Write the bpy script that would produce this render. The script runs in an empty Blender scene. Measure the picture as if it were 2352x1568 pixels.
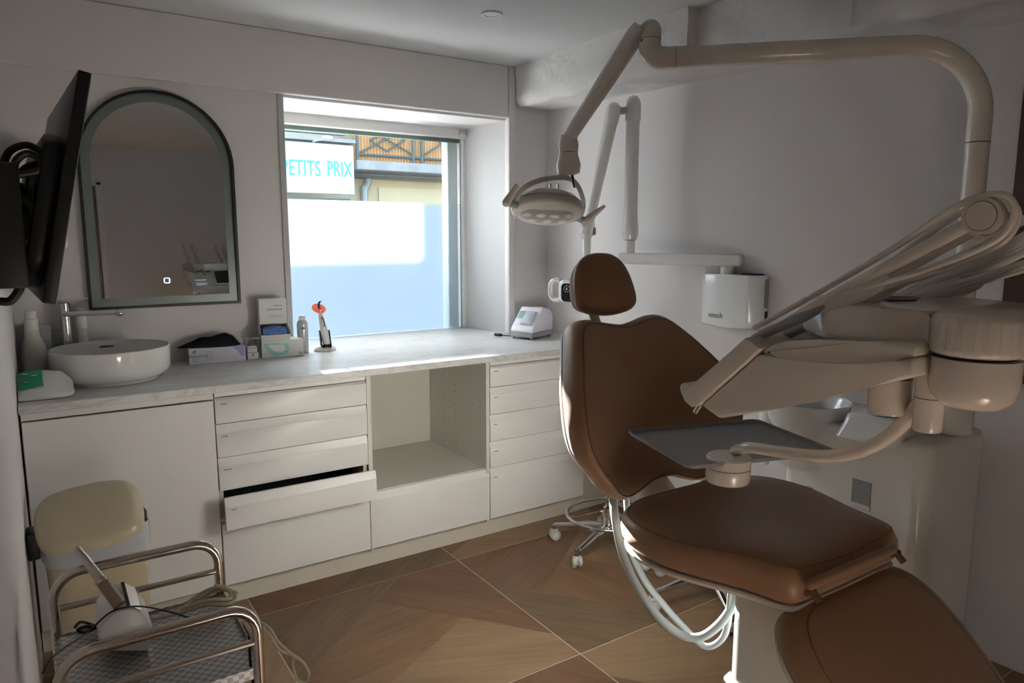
import bpy, bmesh, math, random
from mathutils import Vector, Matrix, noise
random.seed(7)
SC = bpy.context.scene
COL = SC.collection
PI = math.pi

# ------------------------------------------------------------------ camera
F_PX, CXP, CYP, CAM_H = 1641.17, 1176.0, 784.0, 1.45
PIT, ROL, YAW = math.radians(8.380), math.radians(0.0853), math.radians(33.531)
FWD = Vector((math.sin(YAW)*math.cos(PIT), math.cos(YAW)*math.cos(PIT), -math.sin(PIT)))
_r = Vector((math.cos(YAW), -math.sin(YAW), 0)); _u = _r.cross(FWD)
RGT = _r*math.cos(ROL) + _u*math.sin(ROL)
UPV = -_r*math.sin(ROL) + _u*math.cos(ROL)
CAM = Vector((0, 0, CAM_H))
cd = bpy.data.cameras.new('camera'); cam = bpy.data.objects.new('camera', cd); COL.objects.link(cam)
cd.sensor_fit = 'HORIZONTAL'; cd.sensor_width = 36.0; cd.lens = 36.0*F_PX/2352.0
cd.clip_start = 0.02; cd.clip_end = 200
_m = Matrix((RGT, UPV, -FWD)).transposed().to_4x4(); _m.translation = CAM
cam.matrix_world = _m
SC.camera = cam

# ------------------------------------------------------------------ light
w = bpy.data.worlds.new('world'); SC.world = w; w.use_nodes = True
nt = w.node_tree; nt.nodes.clear()
wo = nt.nodes.new('ShaderNodeOutputWorld'); wb = nt.nodes.new('ShaderNodeBackground')
sky = nt.nodes.new('ShaderNodeTexSky'); sky.sky_type = 'NISHITA'; sky.sun_disc = False
SUN_DIR = Vector((-0.11, -1.0, -0.43)).normalized()          # the way the light travels
sky.sun_elevation = math.asin(-SUN_DIR.z); sky.sun_rotation = math.atan2(-SUN_DIR.x, -SUN_DIR.y)
sky.air_density = 1.0; sky.dust_density = 1.0; sky.ozone_density = 1.0
wb.inputs['Strength'].default_value = 0.78
nt.links.new(sky.outputs[0], wb.inputs[0]); nt.links.new(wb.outputs[0], wo.inputs[0])
sl = bpy.data.lights.new('sun', 'SUN'); sl.energy = 85.0; sl.angle = math.radians(0.6); sl.color = (1.0, 0.985, 0.96)
so = bpy.data.objects.new('sun', sl); COL.objects.link(so); so.location = (3, 14, 8)
so.rotation_euler = SUN_DIR.to_track_quat('-Z', 'Y').to_euler()
vs = SC.view_settings; vs.view_transform = 'Standard'; vs.look = 'None'; vs.gamma = 1.0; vs.use_curve_mapping = False
vs.exposure = 0.68

# ------------------------------------------------------------------ helpers
def ray(x, y): return FWD + RGT*((x-CXP)/F_PX) - UPV*((y-CYP)/F_PX)
def on_z(x, y, z): d = ray(x, y); return CAM + d*((z-CAM_H)/d.z)
def on_y(x, y, Y): d = ray(x, y); return CAM + d*(Y/d.y)
def on_x(x, y, X): d = ray(x, y); return CAM + d*(X/d.x)
def depth_of(p): return (Vector(p)-CAM).dot(FWD)
def V(*a): return Vector(a)
def lerp(a, b, t): return a + (b-a)*t
def interp(x, xs, ys):
    if x <= xs[0]: return ys[0]
    for i in range(len(xs)-1):
        if x <= xs[i+1]: return lerp(ys[i], ys[i+1], (x-xs[i])/(xs[i+1]-xs[i]))
    return ys[-1]
def spline(pts, n=6, closed=False):
    P = [Vector(p) for p in pts]; out = []; N = len(P)
    for i in range(N if closed else N-1):
        if closed: a, b, c, d = P[(i-1) % N], P[i], P[(i+1) % N], P[(i+2) % N]
        else: a, b, c, d = P[max(i-1, 0)], P[i], P[i+1], P[min(i+2, N-1)]
        for k in range(n):
            t = k/n
            out.append(0.5*((2*b) + (c-a)*t + (2*a-5*b+4*c-d)*t*t + (3*b-a-3*c+d)*t*t*t))
    if not closed: out.append(P[-1].copy())
    return out

class B:
    """collects shapes into one mesh"""
    def __init__(s): s.bm = bmesh.new()
    def _bev(s, geom, r, seg):
        es = [e for e in geom if isinstance(e, bmesh.types.BMEdge)]
        bmesh.ops.bevel(s.bm, geom=es, offset=r, segments=seg, profile=0.5, affect='EDGES')
    def box(s, x0, x1, y0, y1, z0, z1, bev=0, seg=2, mat=0, M=None):
        v = [s.bm.verts.new((x, y, z)) for z in (z0, z1) for y in (y0, y1) for x in (x0, x1)]
        fs = [s.bm.faces.new([v[i] for i in q]) for q in ((0,2,3,1),(4,5,7,6),(0,1,5,4),(2,6,7,3),(0,4,6,2),(1,3,7,5))]
        for f in fs: f.material_index = mat
        if M is not None:
            for a in v: a.co = M @ a.co
        if bev: s._bev(list({e for f in fs for e in f.edges}), bev, seg)
        return s
    def ring_strip(s, rings, cap0=True, cap1=True, closed_u=True, mat=0, loop=False):
        R = [[s.bm.verts.new(p) for p in r] for r in rings]
        n = len(R[0])
        seq = list(zip(R, R[1:])) + ([(R[-1], R[0])] if loop else [])
        for a, b in seq:
            for i in range(n if closed_u else n-1):
                j = (i+1) % n
                try: s.bm.faces.new((a[i], a[j], b[j], b[i])).material_index = mat
                except ValueError: pass
        if not loop:
            if cap0: s.bm.faces.new(list(reversed(R[0]))).material_index = mat
            if cap1: s.bm.faces.new(R[-1]).material_index = mat
        return s
    def tube(s, pts, r, n=10, closed=False, flat=None, upref=None, mat=0, cap=True):
        P = [Vector(p) for p in pts]; N = len(P); rings = []
        T = []
        for i in range(N):
            a = P[(i-1) % N] if closed else P[max(i-1, 0)]
            b = P[(i+1) % N] if closed else P[min(i+1, N-1)]
            T.append((b-a).normalized())
        ref = Vector(upref) if upref else (Vector((0, 0, 1)) if abs(T[0].z) < .9 else Vector((1, 0, 0)))
        nv = (ref - T[0]*ref.dot(T[0])).normalized()
        for i in range(N):
            if upref: nv = Vector(upref)
            nv = nv - T[i]*nv.dot(T[i])
            nv = nv.normalized() if nv.length > 1e-6 else Vector((1, 0, 0))
            bv = T[i].cross(nv)
            rr = r[i] if isinstance(r, (list, tuple)) else r
            fl = flat or (1, 1)
            rings.append([P[i] + nv*(rr*fl[0]*math.cos(2*PI*k/n)) + bv*(rr*fl[1]*math.sin(2*PI*k/n)) for k in range(n)])
        return s.ring_strip(rings, cap, cap, loop=closed, mat=mat)
    def cyl(s, p0, p1, r0, r1=None, n=20, mat=0):
        return s.tube([p0, p1], [r0, r0 if r1 is None else r1], n, mat=mat)
    def lathe(s, prof, n=28, M=None, mat=0, cap=True):
        rings = []
        for r, z in prof:
            rings.append([Vector((r*math.cos(2*PI*k/n), r*math.sin(2*PI*k/n), z)) for k in range(n)])
        if M is not None: rings = [[M @ p for p in r] for r in rings]
        return s.ring_strip(rings, cap and prof[0][0] > 1e-6, cap and prof[-1][0] > 1e-6, mat=mat)
    def prism(s, poly, vec, bev=0, seg=2, mat=0):
        vec = Vector(vec)
        a = [s.bm.verts.new(p) for p in poly]; b = [s.bm.verts.new(Vector(p)+vec) for p in poly]
        n = len(a); fs = [s.bm.faces.new(list(reversed(a))), s.bm.faces.new(b)]
        for i in range(n): fs.append(s.bm.faces.new((a[i], a[(i+1) % n], b[(i+1) % n], b[i])))
        for f in fs: f.material_index = mat
        if bev: s._bev(list({e for f in fs for e in f.edges}), bev, seg)
        return s
    def ball(s, c, rx, ry=None, rz=None, n=16, m=10, M=None, mat=0):
        ry = rx if ry is None else ry; rz = rx if rz is None else rz; c = Vector(c); rings = []
        for j in range(m+1):
            th = -PI/2 + PI*j/m; cc = max(math.cos(th), 1e-4)
            ring = [Vector((rx*cc*math.cos(2*PI*k/n), ry*cc*math.sin(2*PI*k/n), rz*math.sin(th))) for k in range(n)]
            if M is not None: ring = [M @ p for p in ring]
            rings.append([c+p for p in ring])
        return s.ring_strip(rings, mat=mat)
    def pillow(s, outline, cen, prof, fn, mat=0):
        """outline: (u, a) loop; prof: list of (scale, d) front centre -> side -> back centre; fn(u, a, d) -> point"""
        rings = []
        for sc, d in prof:
            rings.append([fn(cen[0]+(u-cen[0])*sc, cen[1]+(a-cen[1])*sc, d) for u, a in outline])
        return s.ring_strip(rings, mat=mat)
    def quad(s, a, b, c, d, mat=0):
        s.bm.faces.new([s.bm.verts.new(p) for p in (a, b, c, d)]).material_index = mat; return s
    def poly(s, pts, mat=0):
        s.bm.faces.new([s.bm.verts.new(p) for p in pts]).material_index = mat; return s
    def mesh(s, name, mats, ang=35):
        bmesh.ops.recalc_face_normals(s.bm, faces=s.bm.faces)
        me = bpy.data.meshes.new(name); s.bm.to_mesh(me); s.bm.free()
        for m in (mats if isinstance(mats, (list, tuple)) else [mats]): me.materials.append(m)
        if ang:
            me.polygons.foreach_set('use_smooth', [True]*len(me.polygons)); me.set_sharp_from_angle(angle=math.radians(ang))
        return me
    def build(s, name, mats, parent=None, ang=35, label=None):
        return link(name, s.mesh(name, mats, ang), parent, label)
def link(name, me, parent=None, label=None):
    o = bpy.data.objects.new(name, me); COL.objects.link(o)
    if parent is not None: attach(o, parent)
    if label: o['label'] = label
    return o
ORIGIN = {}
def attach(o, parent):
    """parent without moving: meshes are written in world coordinates"""
    o.parent = parent
    o.matrix_parent_inverse = Matrix.Translation(-ORIGIN.get(parent.name, Vector((0, 0, 0))))
def tag(o, label, cat, group=None):
    o['label'] = label; o['category'] = cat
    if group: o['group'] = group
    return o
def thing(name, label, cat, loc, group=None):
    o = bpy.data.objects.new(name, None); COL.objects.link(o); o.location = loc
    o.empty_display_size = .05; ORIGIN[o.name] = Vector(loc)
    return tag(o, label, cat, group)
def struct(name, b, mats, parent=None, ang=35):
    o = b.build(name, mats, parent, ang)
    if parent is None: o['kind'] = 'structure'
    return o
def text_mesh(s, size, depth=0.0006, spacing=1.0):
    c = bpy.data.curves.new('lettering', 'FONT'); c.body = s; c.size = size; c.extrude = depth
    c.align_x = 'CENTER'; c.align_y = 'CENTER'; c.space_character = spacing; c.resolution_u = 3
    o = bpy.data.objects.new('lettering_tmp', c); COL.objects.link(o)
    bpy.context.view_layer.update()
    me = bpy.data.meshes.new_from_object(o.evaluated_get(bpy.context.evaluated_depsgraph_get()))
    bpy.data.objects.remove(o)
    return me
def put_text(name, s, size, origin, xdir, ydir, mat, parent, sx=1.0, depth=0.0006, spacing=1.0, fit=None):
    me = text_mesh(s, size, depth, spacing); x = Vector(xdir).normalized(); y = Vector(ydir); y = (y-x*y.dot(x)).normalized(); z = x.cross(y)
    if fit: xs_ = [v.co.x for v in me.vertices]; sx = fit/(max(xs_)-min(xs_))
    M = Matrix((x, y, z)).transposed().to_4x4(); M.translation = Vector(origin)
    me.transform(M @ Matrix.Diagonal((sx, 1, 1, 1))); me.materials.clear(); me.materials.append(mat)
    return link(name, me, parent)

# ------------------------------------------------------------------ materials
def mat(name, col, rough=.5, metal=0.0, spec=.5, coat=0.0, bump=None, vary=None, trans=0.0, emit=None, alpha=1.0, sheen=0.0):
    m = bpy.data.materials.new(name); m.use_nodes = True; n = m.node_tree; p = n.nodes['Principled BSDF']
    p.inputs['Base Color'].default_value = (*col, 1); p.inputs['Roughness'].default_value = rough
    p.inputs['Metallic'].default_value = metal; p.inputs['Specular IOR Level'].default_value = spec
    p.inputs['Coat Weight'].default_value = coat; p.inputs['Coat Roughness'].default_value = .08
    p.inputs['Transmission Weight'].default_value = trans; p.inputs['Alpha'].default_value = alpha
    p.inputs['Sheen Weight'].default_value = sheen
    if emit: p.inputs['Emission Color'].default_value = (*emit[0], 1); p.inputs['Emission Strength'].default_value = emit[1]
    tc = n.nodes.new('ShaderNodeTexCoord')
    if vary:                                              # (scale, amount, detail)
        nz = n.nodes.new('ShaderNodeTexNoise'); nz.inputs['Scale'].default_value = vary[0]; nz.inputs['Detail'].default_value = vary[2] if len(vary) > 2 else 3
        mx = n.nodes.new('ShaderNodeMix'); mx.data_type = 'RGBA'
        mx.inputs[6].default_value = (*[c*(1-vary[1]) for c in col], 1); mx.inputs[7].default_value = (*[min(1, c*(1+vary[1])) for c in col], 1)
        n.links.new(tc.outputs['Object'], nz.inputs['Vector']); n.links.new(nz.outputs['Fac'], mx.inputs[0]); n.links.new(mx.outputs[2], p.inputs['Base Color'])
    if bump:                                              # (scale, strength, distance)
        nb = n.nodes.new('ShaderNodeTexNoise'); nb.inputs['Scale'].default_value = bump[0]; nb.inputs['Detail'].default_value = 4
        bp = n.nodes.new('ShaderNodeBump'); bp.inputs['Strength'].default_value = bump[1]; bp.inputs['Distance'].default_value = bump[2] if len(bump) > 2 else .002
        n.links.new(tc.outputs['Object'], nb.inputs['Vector']); n.links.new(nb.outputs['Fac'], bp.inputs['Height']); n.links.new(bp.outputs[0], p.inputs['Normal'])
    return m
def wood(name, c0, c1, ang, rough=.42):
    m = mat(name, c0, rough, spec=.4); n = m.node_tree; p = n.nodes['Principled BSDF']; tc = n.nodes['Texture Coordinate']
    mp = n.nodes.new('ShaderNodeMapping'); mp.inputs['Rotation'].default_value = (0, 0, -ang); 
    mp2 = n.nodes.new('ShaderNodeMapping'); mp2.inputs['Scale'].default_value = (1.1, 22, 1)
    nz = n.nodes.new('ShaderNodeTexNoise'); nz.inputs['Scale'].default_value = 2.6; nz.inputs['Detail'].default_value = 7; nz.inputs['Roughness'].default_value = .62; nz.inputs['Distortion'].default_value = .35
    mp3 = n.nodes.new('ShaderNodeMapping'); mp3.inputs['Scale'].default_value = (1.2, 4.5, 1)
    nz2 = n.nodes.new('ShaderNodeTexNoise'); nz2.inputs['Scale'].default_value = 1.7; nz2.inputs['Detail'].default_value = 3
    n.links.new(tc.outputs['Object'], mp.inputs[0]); n.links.new(mp.outputs[0], mp2.inputs[0]); n.links.new(mp2.outputs[0], nz.inputs['Vector'])
    n.links.new(mp.outputs[0], mp3.inputs[0]); n.links.new(mp3.outputs[0], nz2.inputs['Vector'])
    ad = n.nodes.new('ShaderNodeMath'); ad.operation = 'ADD'; n.links.new(nz.outputs['Fac'], ad.inputs[0]); n.links.new(nz2.outputs['Fac'], ad.inputs[1])
    rp = n.nodes.new('ShaderNodeValToRGB'); rp.color_ramp.elements[0].position = .34; rp.color_ramp.elements[1].position = .68
    hf = n.nodes.new('ShaderNodeMath'); hf.operation = 'MULTIPLY'; hf.inputs[1].default_value = .5; n.links.new(ad.outputs[0], hf.inputs[0])
    rp.color_ramp.elements[0].color = (*c0, 1); rp.color_ramp.elements[1].color = (*c1, 1)
    n.links.new(hf.outputs[0], rp.inputs[0]); n.links.new(rp.outputs[0], p.inputs['Base Color'])
    bp = n.nodes.new('ShaderNodeBump'); bp.inputs['Strength'].default_value = .08; bp.inputs['Distance'].default_value = .001
    n.links.new(nz.outputs['Fac'], bp.inputs['Height']); n.links.new(bp.outputs[0], p.inputs['Normal'])
    return m
def marble(name, base, vein, rough=.28):
    m = mat(name, base, rough, spec=.5); n = m.node_tree; p = n.nodes['Principled BSDF']; tc = n.nodes['Texture Coordinate']
    nz = n.nodes.new('ShaderNodeTexNoise'); nz.inputs['Scale'].default_value = 3.2; nz.inputs['Detail'].default_value = 8; nz.inputs['Roughness'].default_value = .6; nz.inputs['Distortion'].default_value = 1.6
    mp = n.nodes.new('ShaderNodeMapping'); mp.inputs['Scale'].default_value = (1.0, 3.0, 2.2); mp.inputs['Rotation'].default_value = (0, 0, .35)
    n.links.new(tc.outputs['Object'], mp.inputs[0]); n.links.new(mp.outputs[0], nz.inputs['Vector'])
    rp = n.nodes.new('ShaderNodeValToRGB'); e = rp.color_ramp.elements
    e[0].position = .455; e[0].color = (*base, 1); e[1].position = .545; e[1].color = (*base, 1)
    k = e.new(.5); k.color = (*vein, 1)
    n.links.new(nz.outputs['Fac'], rp.inputs[0]); n.links.new(rp.outputs[0], p.inputs['Base Color'])
    return m
def mix_shader(name, a_type, a_col, b_type, b_col, fac, b_rough=.1):
    m = bpy.data.materials.new(name); m.use_nodes = True; n = m.node_tree; n.nodes.clear()
    o = n.nodes.new('ShaderNodeOutputMaterial'); mx = n.nodes.new('ShaderNodeMixShader')
    a = n.nodes.new(a_type); a.inputs['Color'].default_value = (*a_col, 1)
    b = n.nodes.new(b_type); b.inputs['Color'].default_value = (*b_col, 1)
    if 'Roughness' in b.inputs: b.inputs['Roughness'].default_value = b_rough
    if fac == 'fresnel':
        f = n.nodes.new('ShaderNodeFresnel'); f.inputs[0].default_value = 1.45; n.links.new(f.outputs[0], mx.inputs[0])
    else: mx.inputs[0].default_value = fac
    n.links.new(a.outputs[0], mx.inputs[1]); n.links.new(b.outputs[0], mx.inputs[2]); n.links.new(mx.outputs[0], o.inputs[0])
    return m
M = {}
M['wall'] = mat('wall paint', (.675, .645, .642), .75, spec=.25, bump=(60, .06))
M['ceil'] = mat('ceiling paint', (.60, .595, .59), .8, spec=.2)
M['plaster'] = mat('rough plaster', (.66, .64, .63), .85, spec=.2, bump=(7, .9, .03), vary=(5, .10, 5))
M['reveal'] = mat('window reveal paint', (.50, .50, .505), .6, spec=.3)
M['frame'] = mat('window frame white', (.68, .67, .66), .4)
M['glass'] = mix_shader('window glass', 'ShaderNodeBsdfTransparent', (.97, .985, .98), 'ShaderNodeBsdfGlossy', (1, 1, 1), 'fresnel', .02)
M['film'] = mix_shader('frosted film', 'ShaderNodeBsdfTranslucent', (.70, .84, .98), 'ShaderNodeBsdfTransparent', (.92, .96, 1), .93)
_n = M['film'].node_tree; _mx = [k for k in _n.nodes if k.type == 'MIX_SHADER'][0]; _tr = [k for k in _n.nodes if k.type == 'BSDF_TRANSPARENT'][0]
_rf = _n.nodes.new('ShaderNodeBsdfRefraction'); _rf.inputs['Color'].default_value = (.92, .96, 1, 1); _rf.inputs['Roughness'].default_value = .44; _rf.inputs['IOR'].default_value = 1.02
_m2 = _n.nodes.new('ShaderNodeMixShader'); _m2.inputs[0].default_value = .76          # film scatters most of what it passes straight on
_n.links.new(_tr.outputs[0], _m2.inputs[1]); _n.links.new(_rf.outputs[0], _m2.inputs[2]); _n.links.new(_m2.outputs[0], _mx.inputs[2])
M['door'] = mat('door brown', (.36, .25, .15), .45)
M['darkbrown'] = mat('dark brown laminate', (.075, .045, .035), .5)
M['lacquer'] = mat('white lacquer', (.80, .785, .775), .34, spec=.45)
M['carcass'] = mat('cabinet inside', (.66, .65, .58), .45)
M['plinth'] = mat('plinth cream', (.62, .57, .49), .45)
M['dark'] = mat('dark inside', (.02, .03, .03), .7)
M['drawerbox'] = mat('drawer sides', (.05, .075, .075), .4)
M['worktop'] = marble('worktop marble', (.66, .665, .66), (.54, .52, .50))
M['grout'] = mat('grout', (.60, .53, .44), .8)
M['black'] = mat('black plastic', (.007, .007, .008), .45)
M['blackgloss'] = mat('black gloss', (.012, .012, .014), .2)
M['mirror'] = mat('mirror silver', (.70, .72, .72), .015, metal=1.0)
M['band'] = mat('frosted light band', (.19, .22, .21), .35, metal=.4)
M['icon'] = mat('touch icon light', (.5, .6, .9), .4, emit=((.45, .58, 1.0), 1.4))
M['chrome'] = mat('chrome', (.72, .72, .72), .12, metal=1.0)
M['steel'] = mat('steel tube', (.62, .56, .50), .2, metal=1.0)
M['ceramic'] = mat('ceramic white', (.74, .74, .72), .07, spec=.6, coat=.3)
M['whiteplastic'] = mat('white plastic', (.72, .72, .71), .3)
M['whitegloss'] = mat('white gloss plastic', (.76, .76, .76), .14, coat=.4)
M['ivory'] = mat('ivory plastic', (.73, .675, .61), .2, spec=.5, coat=.25)
M['unitwhite'] = mat('unit shell white', (.73, .695, .645), .2, spec=.5, coat=.25)
M['seam'] = mat('seam dark', (.10, .085, .07), .6)
M['leather'] = mat('brown upholstery', (.275, .145, .074), .42, spec=.45, bump=(260, .05, .0006), sheen=.15)
M['leatherseam'] = mat('upholstery seam', (.15, .08, .042), .6)
M['greytray'] = mat('grey tray', (.235, .24, .245), .42)
M['greyplastic'] = mat('grey plastic', (.30, .31, .31), .4)
M['hose'] = mat('grey hose', (.40, .43, .42), .45, bump=(400, .2, .001))
M['cord'] = mat('cream cord', (.50, .44, .30), .5)
M['beige'] = mat('beige bin plastic', (.47, .40, .27), .33, spec=.5)
M['bag'] = mix_shader('bin bag', 'ShaderNodeBsdfTransparent', (.9, .92, .95), 'ShaderNodeBsdfPrincipled', (.5, .54, .6), .55) if False else mat('bin bag film', (.62, .65, .70), .25, alpha=.8)
M['orange'] = mat('orange shield', (.95, .16, .04), .2, trans=.0, alpha=.8)
M['green'] = mat('green print', (.02, .30, .15), .5)
M['teal'] = mat('teal print', (.30, .58, .58), .5)
M['blue'] = mat('blue print', (.12, .25, .60), .5)
M['bluewrap'] = mat('blue wrappers', (.06, .16, .42), .35, vary=(70, .9, 2))
M['card'] = mat('white card', (.66, .65, .63), .55)
M['lilac'] = mat('lilac card', (.62, .60, .68), .5)
M['print'] = mat('grey print', (.25, .25, .27), .6)
M['ink'] = mat('dark ink', (.08, .08, .09), .6)
M['cloth'] = mat('black cloth', (.012, .013, .018), .9, spec=.1)
M['acrylic'] = mat('clear acrylic', (.75, .77, .77), .1, alpha=.45)
M['yellow'] = mat('yellow sticker', (.85, .65, .05), .5)
M['screen'] = mat('dark screen', (.012, .015, .025), .12)
M['caster'] = mat('caster grey', (.50, .50, .48), .4)
M['skyblue'] = mat('sign lettering blue', (.07, .52, .68), .6)
# ================================================================== the room
YW = 3.415            # window wall
YG = 3.80             # window glass
YB = -0.40            # wall behind the camera
XL = -0.09            # left wall
ZC = 2.36             # ceiling
def xr(y): return 2.50 + (3.415-y)*0.0596       # right wall, a little out of square
ZT = 0.897            # worktop

# floor: screed with grout colour, large wood-look tiles laid on it
fl = struct('floor', B().box(XL-.1, 2.85, YB-.1, 3.9, -.12, -.0012), M['grout'])
G = 0.88; X0, Y0 = 1.485, 1.803
pal = [((.108, .068, .037), (.205, .140, .082)), ((.118, .059, .031), (.215, .118, .066)),
       ((.148, .082, .041), (.262, .156, .086)), ((.205, .126, .066), (.330, .222, .130))]
woods = {}
def wood_mat(i, ang):
    k = (i, round(ang, 2))
    if k not in woods: woods[k] = wood('wood tile %d' % len(woods), *pal[i], ang)
    return woods[k]
patches = [([(0, 1), (.684, 1), (.483, .834), (0, .43)], 0, .70), ([(.684, 1), (1, 1), (1, .17), (.747, .497), (.483, .834)], 1, -1.0),
           ([(0, .43), (.483, .834), (.747, .497), (0, .078)], 2, .12), ([(.747, .497), (1, .17), (1, 0), (0, 0), (0, .078)], 3, -.42)]
for ix in range(-3, 3):
    for iy in range(-3, 3):
        x0, y0 = X0 + ix*G, Y0 + iy*G
        cx0, cx1, cy0, cy1 = max(x0+.0022, XL), min(x0+G-.0022, 2.80), max(y0+.0022, YB), min(y0+G-.0022, YW)
        if cx1-cx0 < .02 or cy1-cy0 < .02: continue
        rot = (0 if (ix, iy) in ((-1, 0),) else (ix*2+iy*3+1) % 4)
        bm = bmesh.new(); mats = []
        for poly, mi, ang in patches:
            pts = []
            for u, v in poly:
                for _ in range(rot): u, v = 1-v, u
                pts.append((x0+u*G, y0+v*G))
            mats.append(wood_mat(mi, ang + rot*PI/2))
            f = bm.faces.new([bm.verts.new((a, b, 0)) for a, b in pts]); f.material_index = len(mats)-1
        bmesh.ops.remove_doubles(bm, verts=bm.verts, dist=1e-5)
        for co, no in (((cx0, 0, 0), (-1, 0, 0)), ((cx1, 0, 0), (1, 0, 0)), ((0, cy0, 0), (0, -1, 0)), ((0, cy1, 0), (0, 1, 0))):
            bmesh.ops.bisect_plane(bm, geom=bm.verts[:]+bm.edges[:]+bm.faces[:], plane_co=co, plane_no=no, clear_outer=True)
        bmesh.ops.recalc_face_normals(bm, faces=bm.faces)
        for f in bm.faces:
            if f.normal.z < 0: f.normal_flip()
        ex = bmesh.ops.extrude_face_region(bm, geom=bm.faces[:])
        for e in ex['geom']:
            if isinstance(e, bmesh.types.BMVert): e.co.z -= .008
        bmesh.ops.recalc_face_normals(bm, faces=bm.faces)
        me = bpy.data.meshes.new('tile'); bm.to_mesh(me); bm.free()
        for m in mats: me.materials.append(m)
        link('tile', me, fl)

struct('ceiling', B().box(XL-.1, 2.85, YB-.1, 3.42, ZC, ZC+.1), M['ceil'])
# window wall: left pier, right pier, header, wall under the sill (all one masonry wall)
b = B()
b.box(XL-.1, 1.0, YW, 4.05, -.1, ZC+.1)
b.prism([V(2.228, YW, -.1), V(2.75, YW, -.1), V(2.75, 4.05, -.1), V(2.172, 4.05, -.1), V(2.172, 3.84, -.1)], (0, 0, ZC+.2))
b.box(1.0, 2.26, YW, 4.05, 2.078, ZC+.1)
b.box(1.0, 2.26, YW, 4.05, -.1, .865)
struct('wall_window', b, [M['wall']])
# painted lining of the window reveal (soffit and right cheek)
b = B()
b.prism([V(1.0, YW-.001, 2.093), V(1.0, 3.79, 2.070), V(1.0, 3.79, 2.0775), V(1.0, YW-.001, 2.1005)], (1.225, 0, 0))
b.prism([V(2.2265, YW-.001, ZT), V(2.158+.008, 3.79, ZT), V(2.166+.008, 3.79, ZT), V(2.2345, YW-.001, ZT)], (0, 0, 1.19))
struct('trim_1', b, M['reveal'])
# downstand over the window and mirror, slightly proud of the wall
struct('trim_2', B().box(XL, 2.214, 3.380, YW+.01, 2.090, ZC, .004, 1), M['wall'])
# vertical bead on the window's left corner, slim boxed pipe in the right corner
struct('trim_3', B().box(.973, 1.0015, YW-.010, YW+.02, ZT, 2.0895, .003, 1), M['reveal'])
struct('trim_4', B().box(2.214, 2.258, 3.372, YW+.005, ZT, ZC, .008, 3), M['wall'])
# right wall and the rough plastered beam along it
struct('wall_right', B().prism([V(xr(YW), YW, -.1), V(xr(YB-.1), YB-.1, -.1), V(xr(YB-.1)+.2, YB-.1, -.1), V(xr(YW)+.25, YW, -.1)], (0, 0, ZC+.2)), M['wall'])
def rough_beam(name, x0, y0, y1, zb0, zb1, amp, seed):
    b = B(); nx, nz, ny = 5, 7, 34; rings = []
    for j in range(ny+1):
        t = j/ny; y = lerp(y0, y1, t); zb = lerp(zb0, zb1, t); ring = []
        pts = [(xr(y)+.02, ZC+.01), (x0, ZC+.01)] + [(x0, lerp(ZC, zb+.03, k/nz)) for k in range(1, nz)]
        pts += [(x0+.004, zb+.028), (x0+.018, zb+.008), (x0+.04, zb)] + [(lerp(x0+.06, xr(y)+.02, k/nx), zb+.004) for k in range(nx+1)]
        for (x, z) in pts:
            n = noise.noise(V(x*6+seed, y*5, z*9)); n2 = noise.noise(V(x*22+seed, y*14, z*25))
            e = amp*(n+.45*n2)
            ring.append(V(x + (e if z < ZC-.02 else 0), y, z + (e*.8 if z < zb+.05 else 0)))
        rings.append(ring)
    return struct(name, b.ring_strip(rings), M['plaster'], ang=60)
rough_beam('trim_5', 2.252, 2.13, 3.372, 2.135, 2.150, .011, 1.0)
rough_beam('trim_6', 2.310, YB, 2.13, 2.085, 2.135, .013, 5.0)
struct('wall_left', B().box(XL-.1, XL, YB-.1, YW, -.1, ZC+.1), M['wall'])
# wall behind the camera with the brown door seen in the mirror
b = B(); b.box(.62, 2.95, YB-.1, YB, -.1, ZC+.1); b.box(XL-.1, .62, YB-.1, YB, 2.06, ZC+.1)
struct('wall_back', b, M['wall'])
d = thing('door_1', 'plain brown door in white frame behind camera', 'door', (.26, YB-.06, 0)); d['kind'] = 'structure'
B().box(XL+.01, .575, YB-.07, YB-.03, .008, 2.03, .003, 1).build('leaf', M['door'], d)
b = B(); b.box(.575, .62, YB-.09, YB+.012, 0, 2.06, .004, 1); b.box(XL, .62, YB-.09, YB+.012, 2.03, 2.06, .004, 1)
b.build('frame', M['frame'], d)
b = B(); b.cyl(V(.50, YB-.03, 1.03), V(.50, YB-.018, 1.03), .026); b.cyl(V(.50, YB-.03, 1.03), V(.50, YB+.02, 1.03), .010)
b.tube([V(.50, YB+.015, 1.03), V(.47, YB+.018, 1.03), V(.38, YB+.018, 1.03)], .009)
b.build('handle', M['steel'], d)

# window
wn = thing('window_1', 'window with frosted lower film and clear strip on top', 'window', (1.58, YG, ZT)); wn['kind'] = 'structure'
b = B(); b.box(1.0, 2.19, YG-.03, YG+.04, 2.016, 2.0775, .004, 1); b.box(2.146, 2.178, YG-.03, YG+.04, ZT-.02, 2.016, .004, 1)
b.box(1.0, 1.03, YG-.03, YG+.04, ZT-.02, 2.016, .004, 1); b.box(1.0, 2.15, YG-.03, YG+.04, .866, .8965)
b.build('frame', M['frame'], wn)
B().box(1.03, 2.146, YG-.004, YG+.004, .8965, 2.016).build('pane', M['glass'], wn)
B().quad(V(1.03, YG-.0055, .8968), V(2.146, YG-.0055, .8968), V(2.146, YG-.0055, 1.640), V(1.03, YG-.0055, 1.640)).build('frosted_film', M['film'], wn, ang=0)
b = B(); b.box(2.128, 2.150, YG-.055, YG-.030, 2.028, 2.046, .003, 1); b.cyl(V(2.12, YG-.045, 2.037), V(2.16, YG-.045, 2.037), .006)
b.build('latch', M['frame'], wn)
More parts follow.
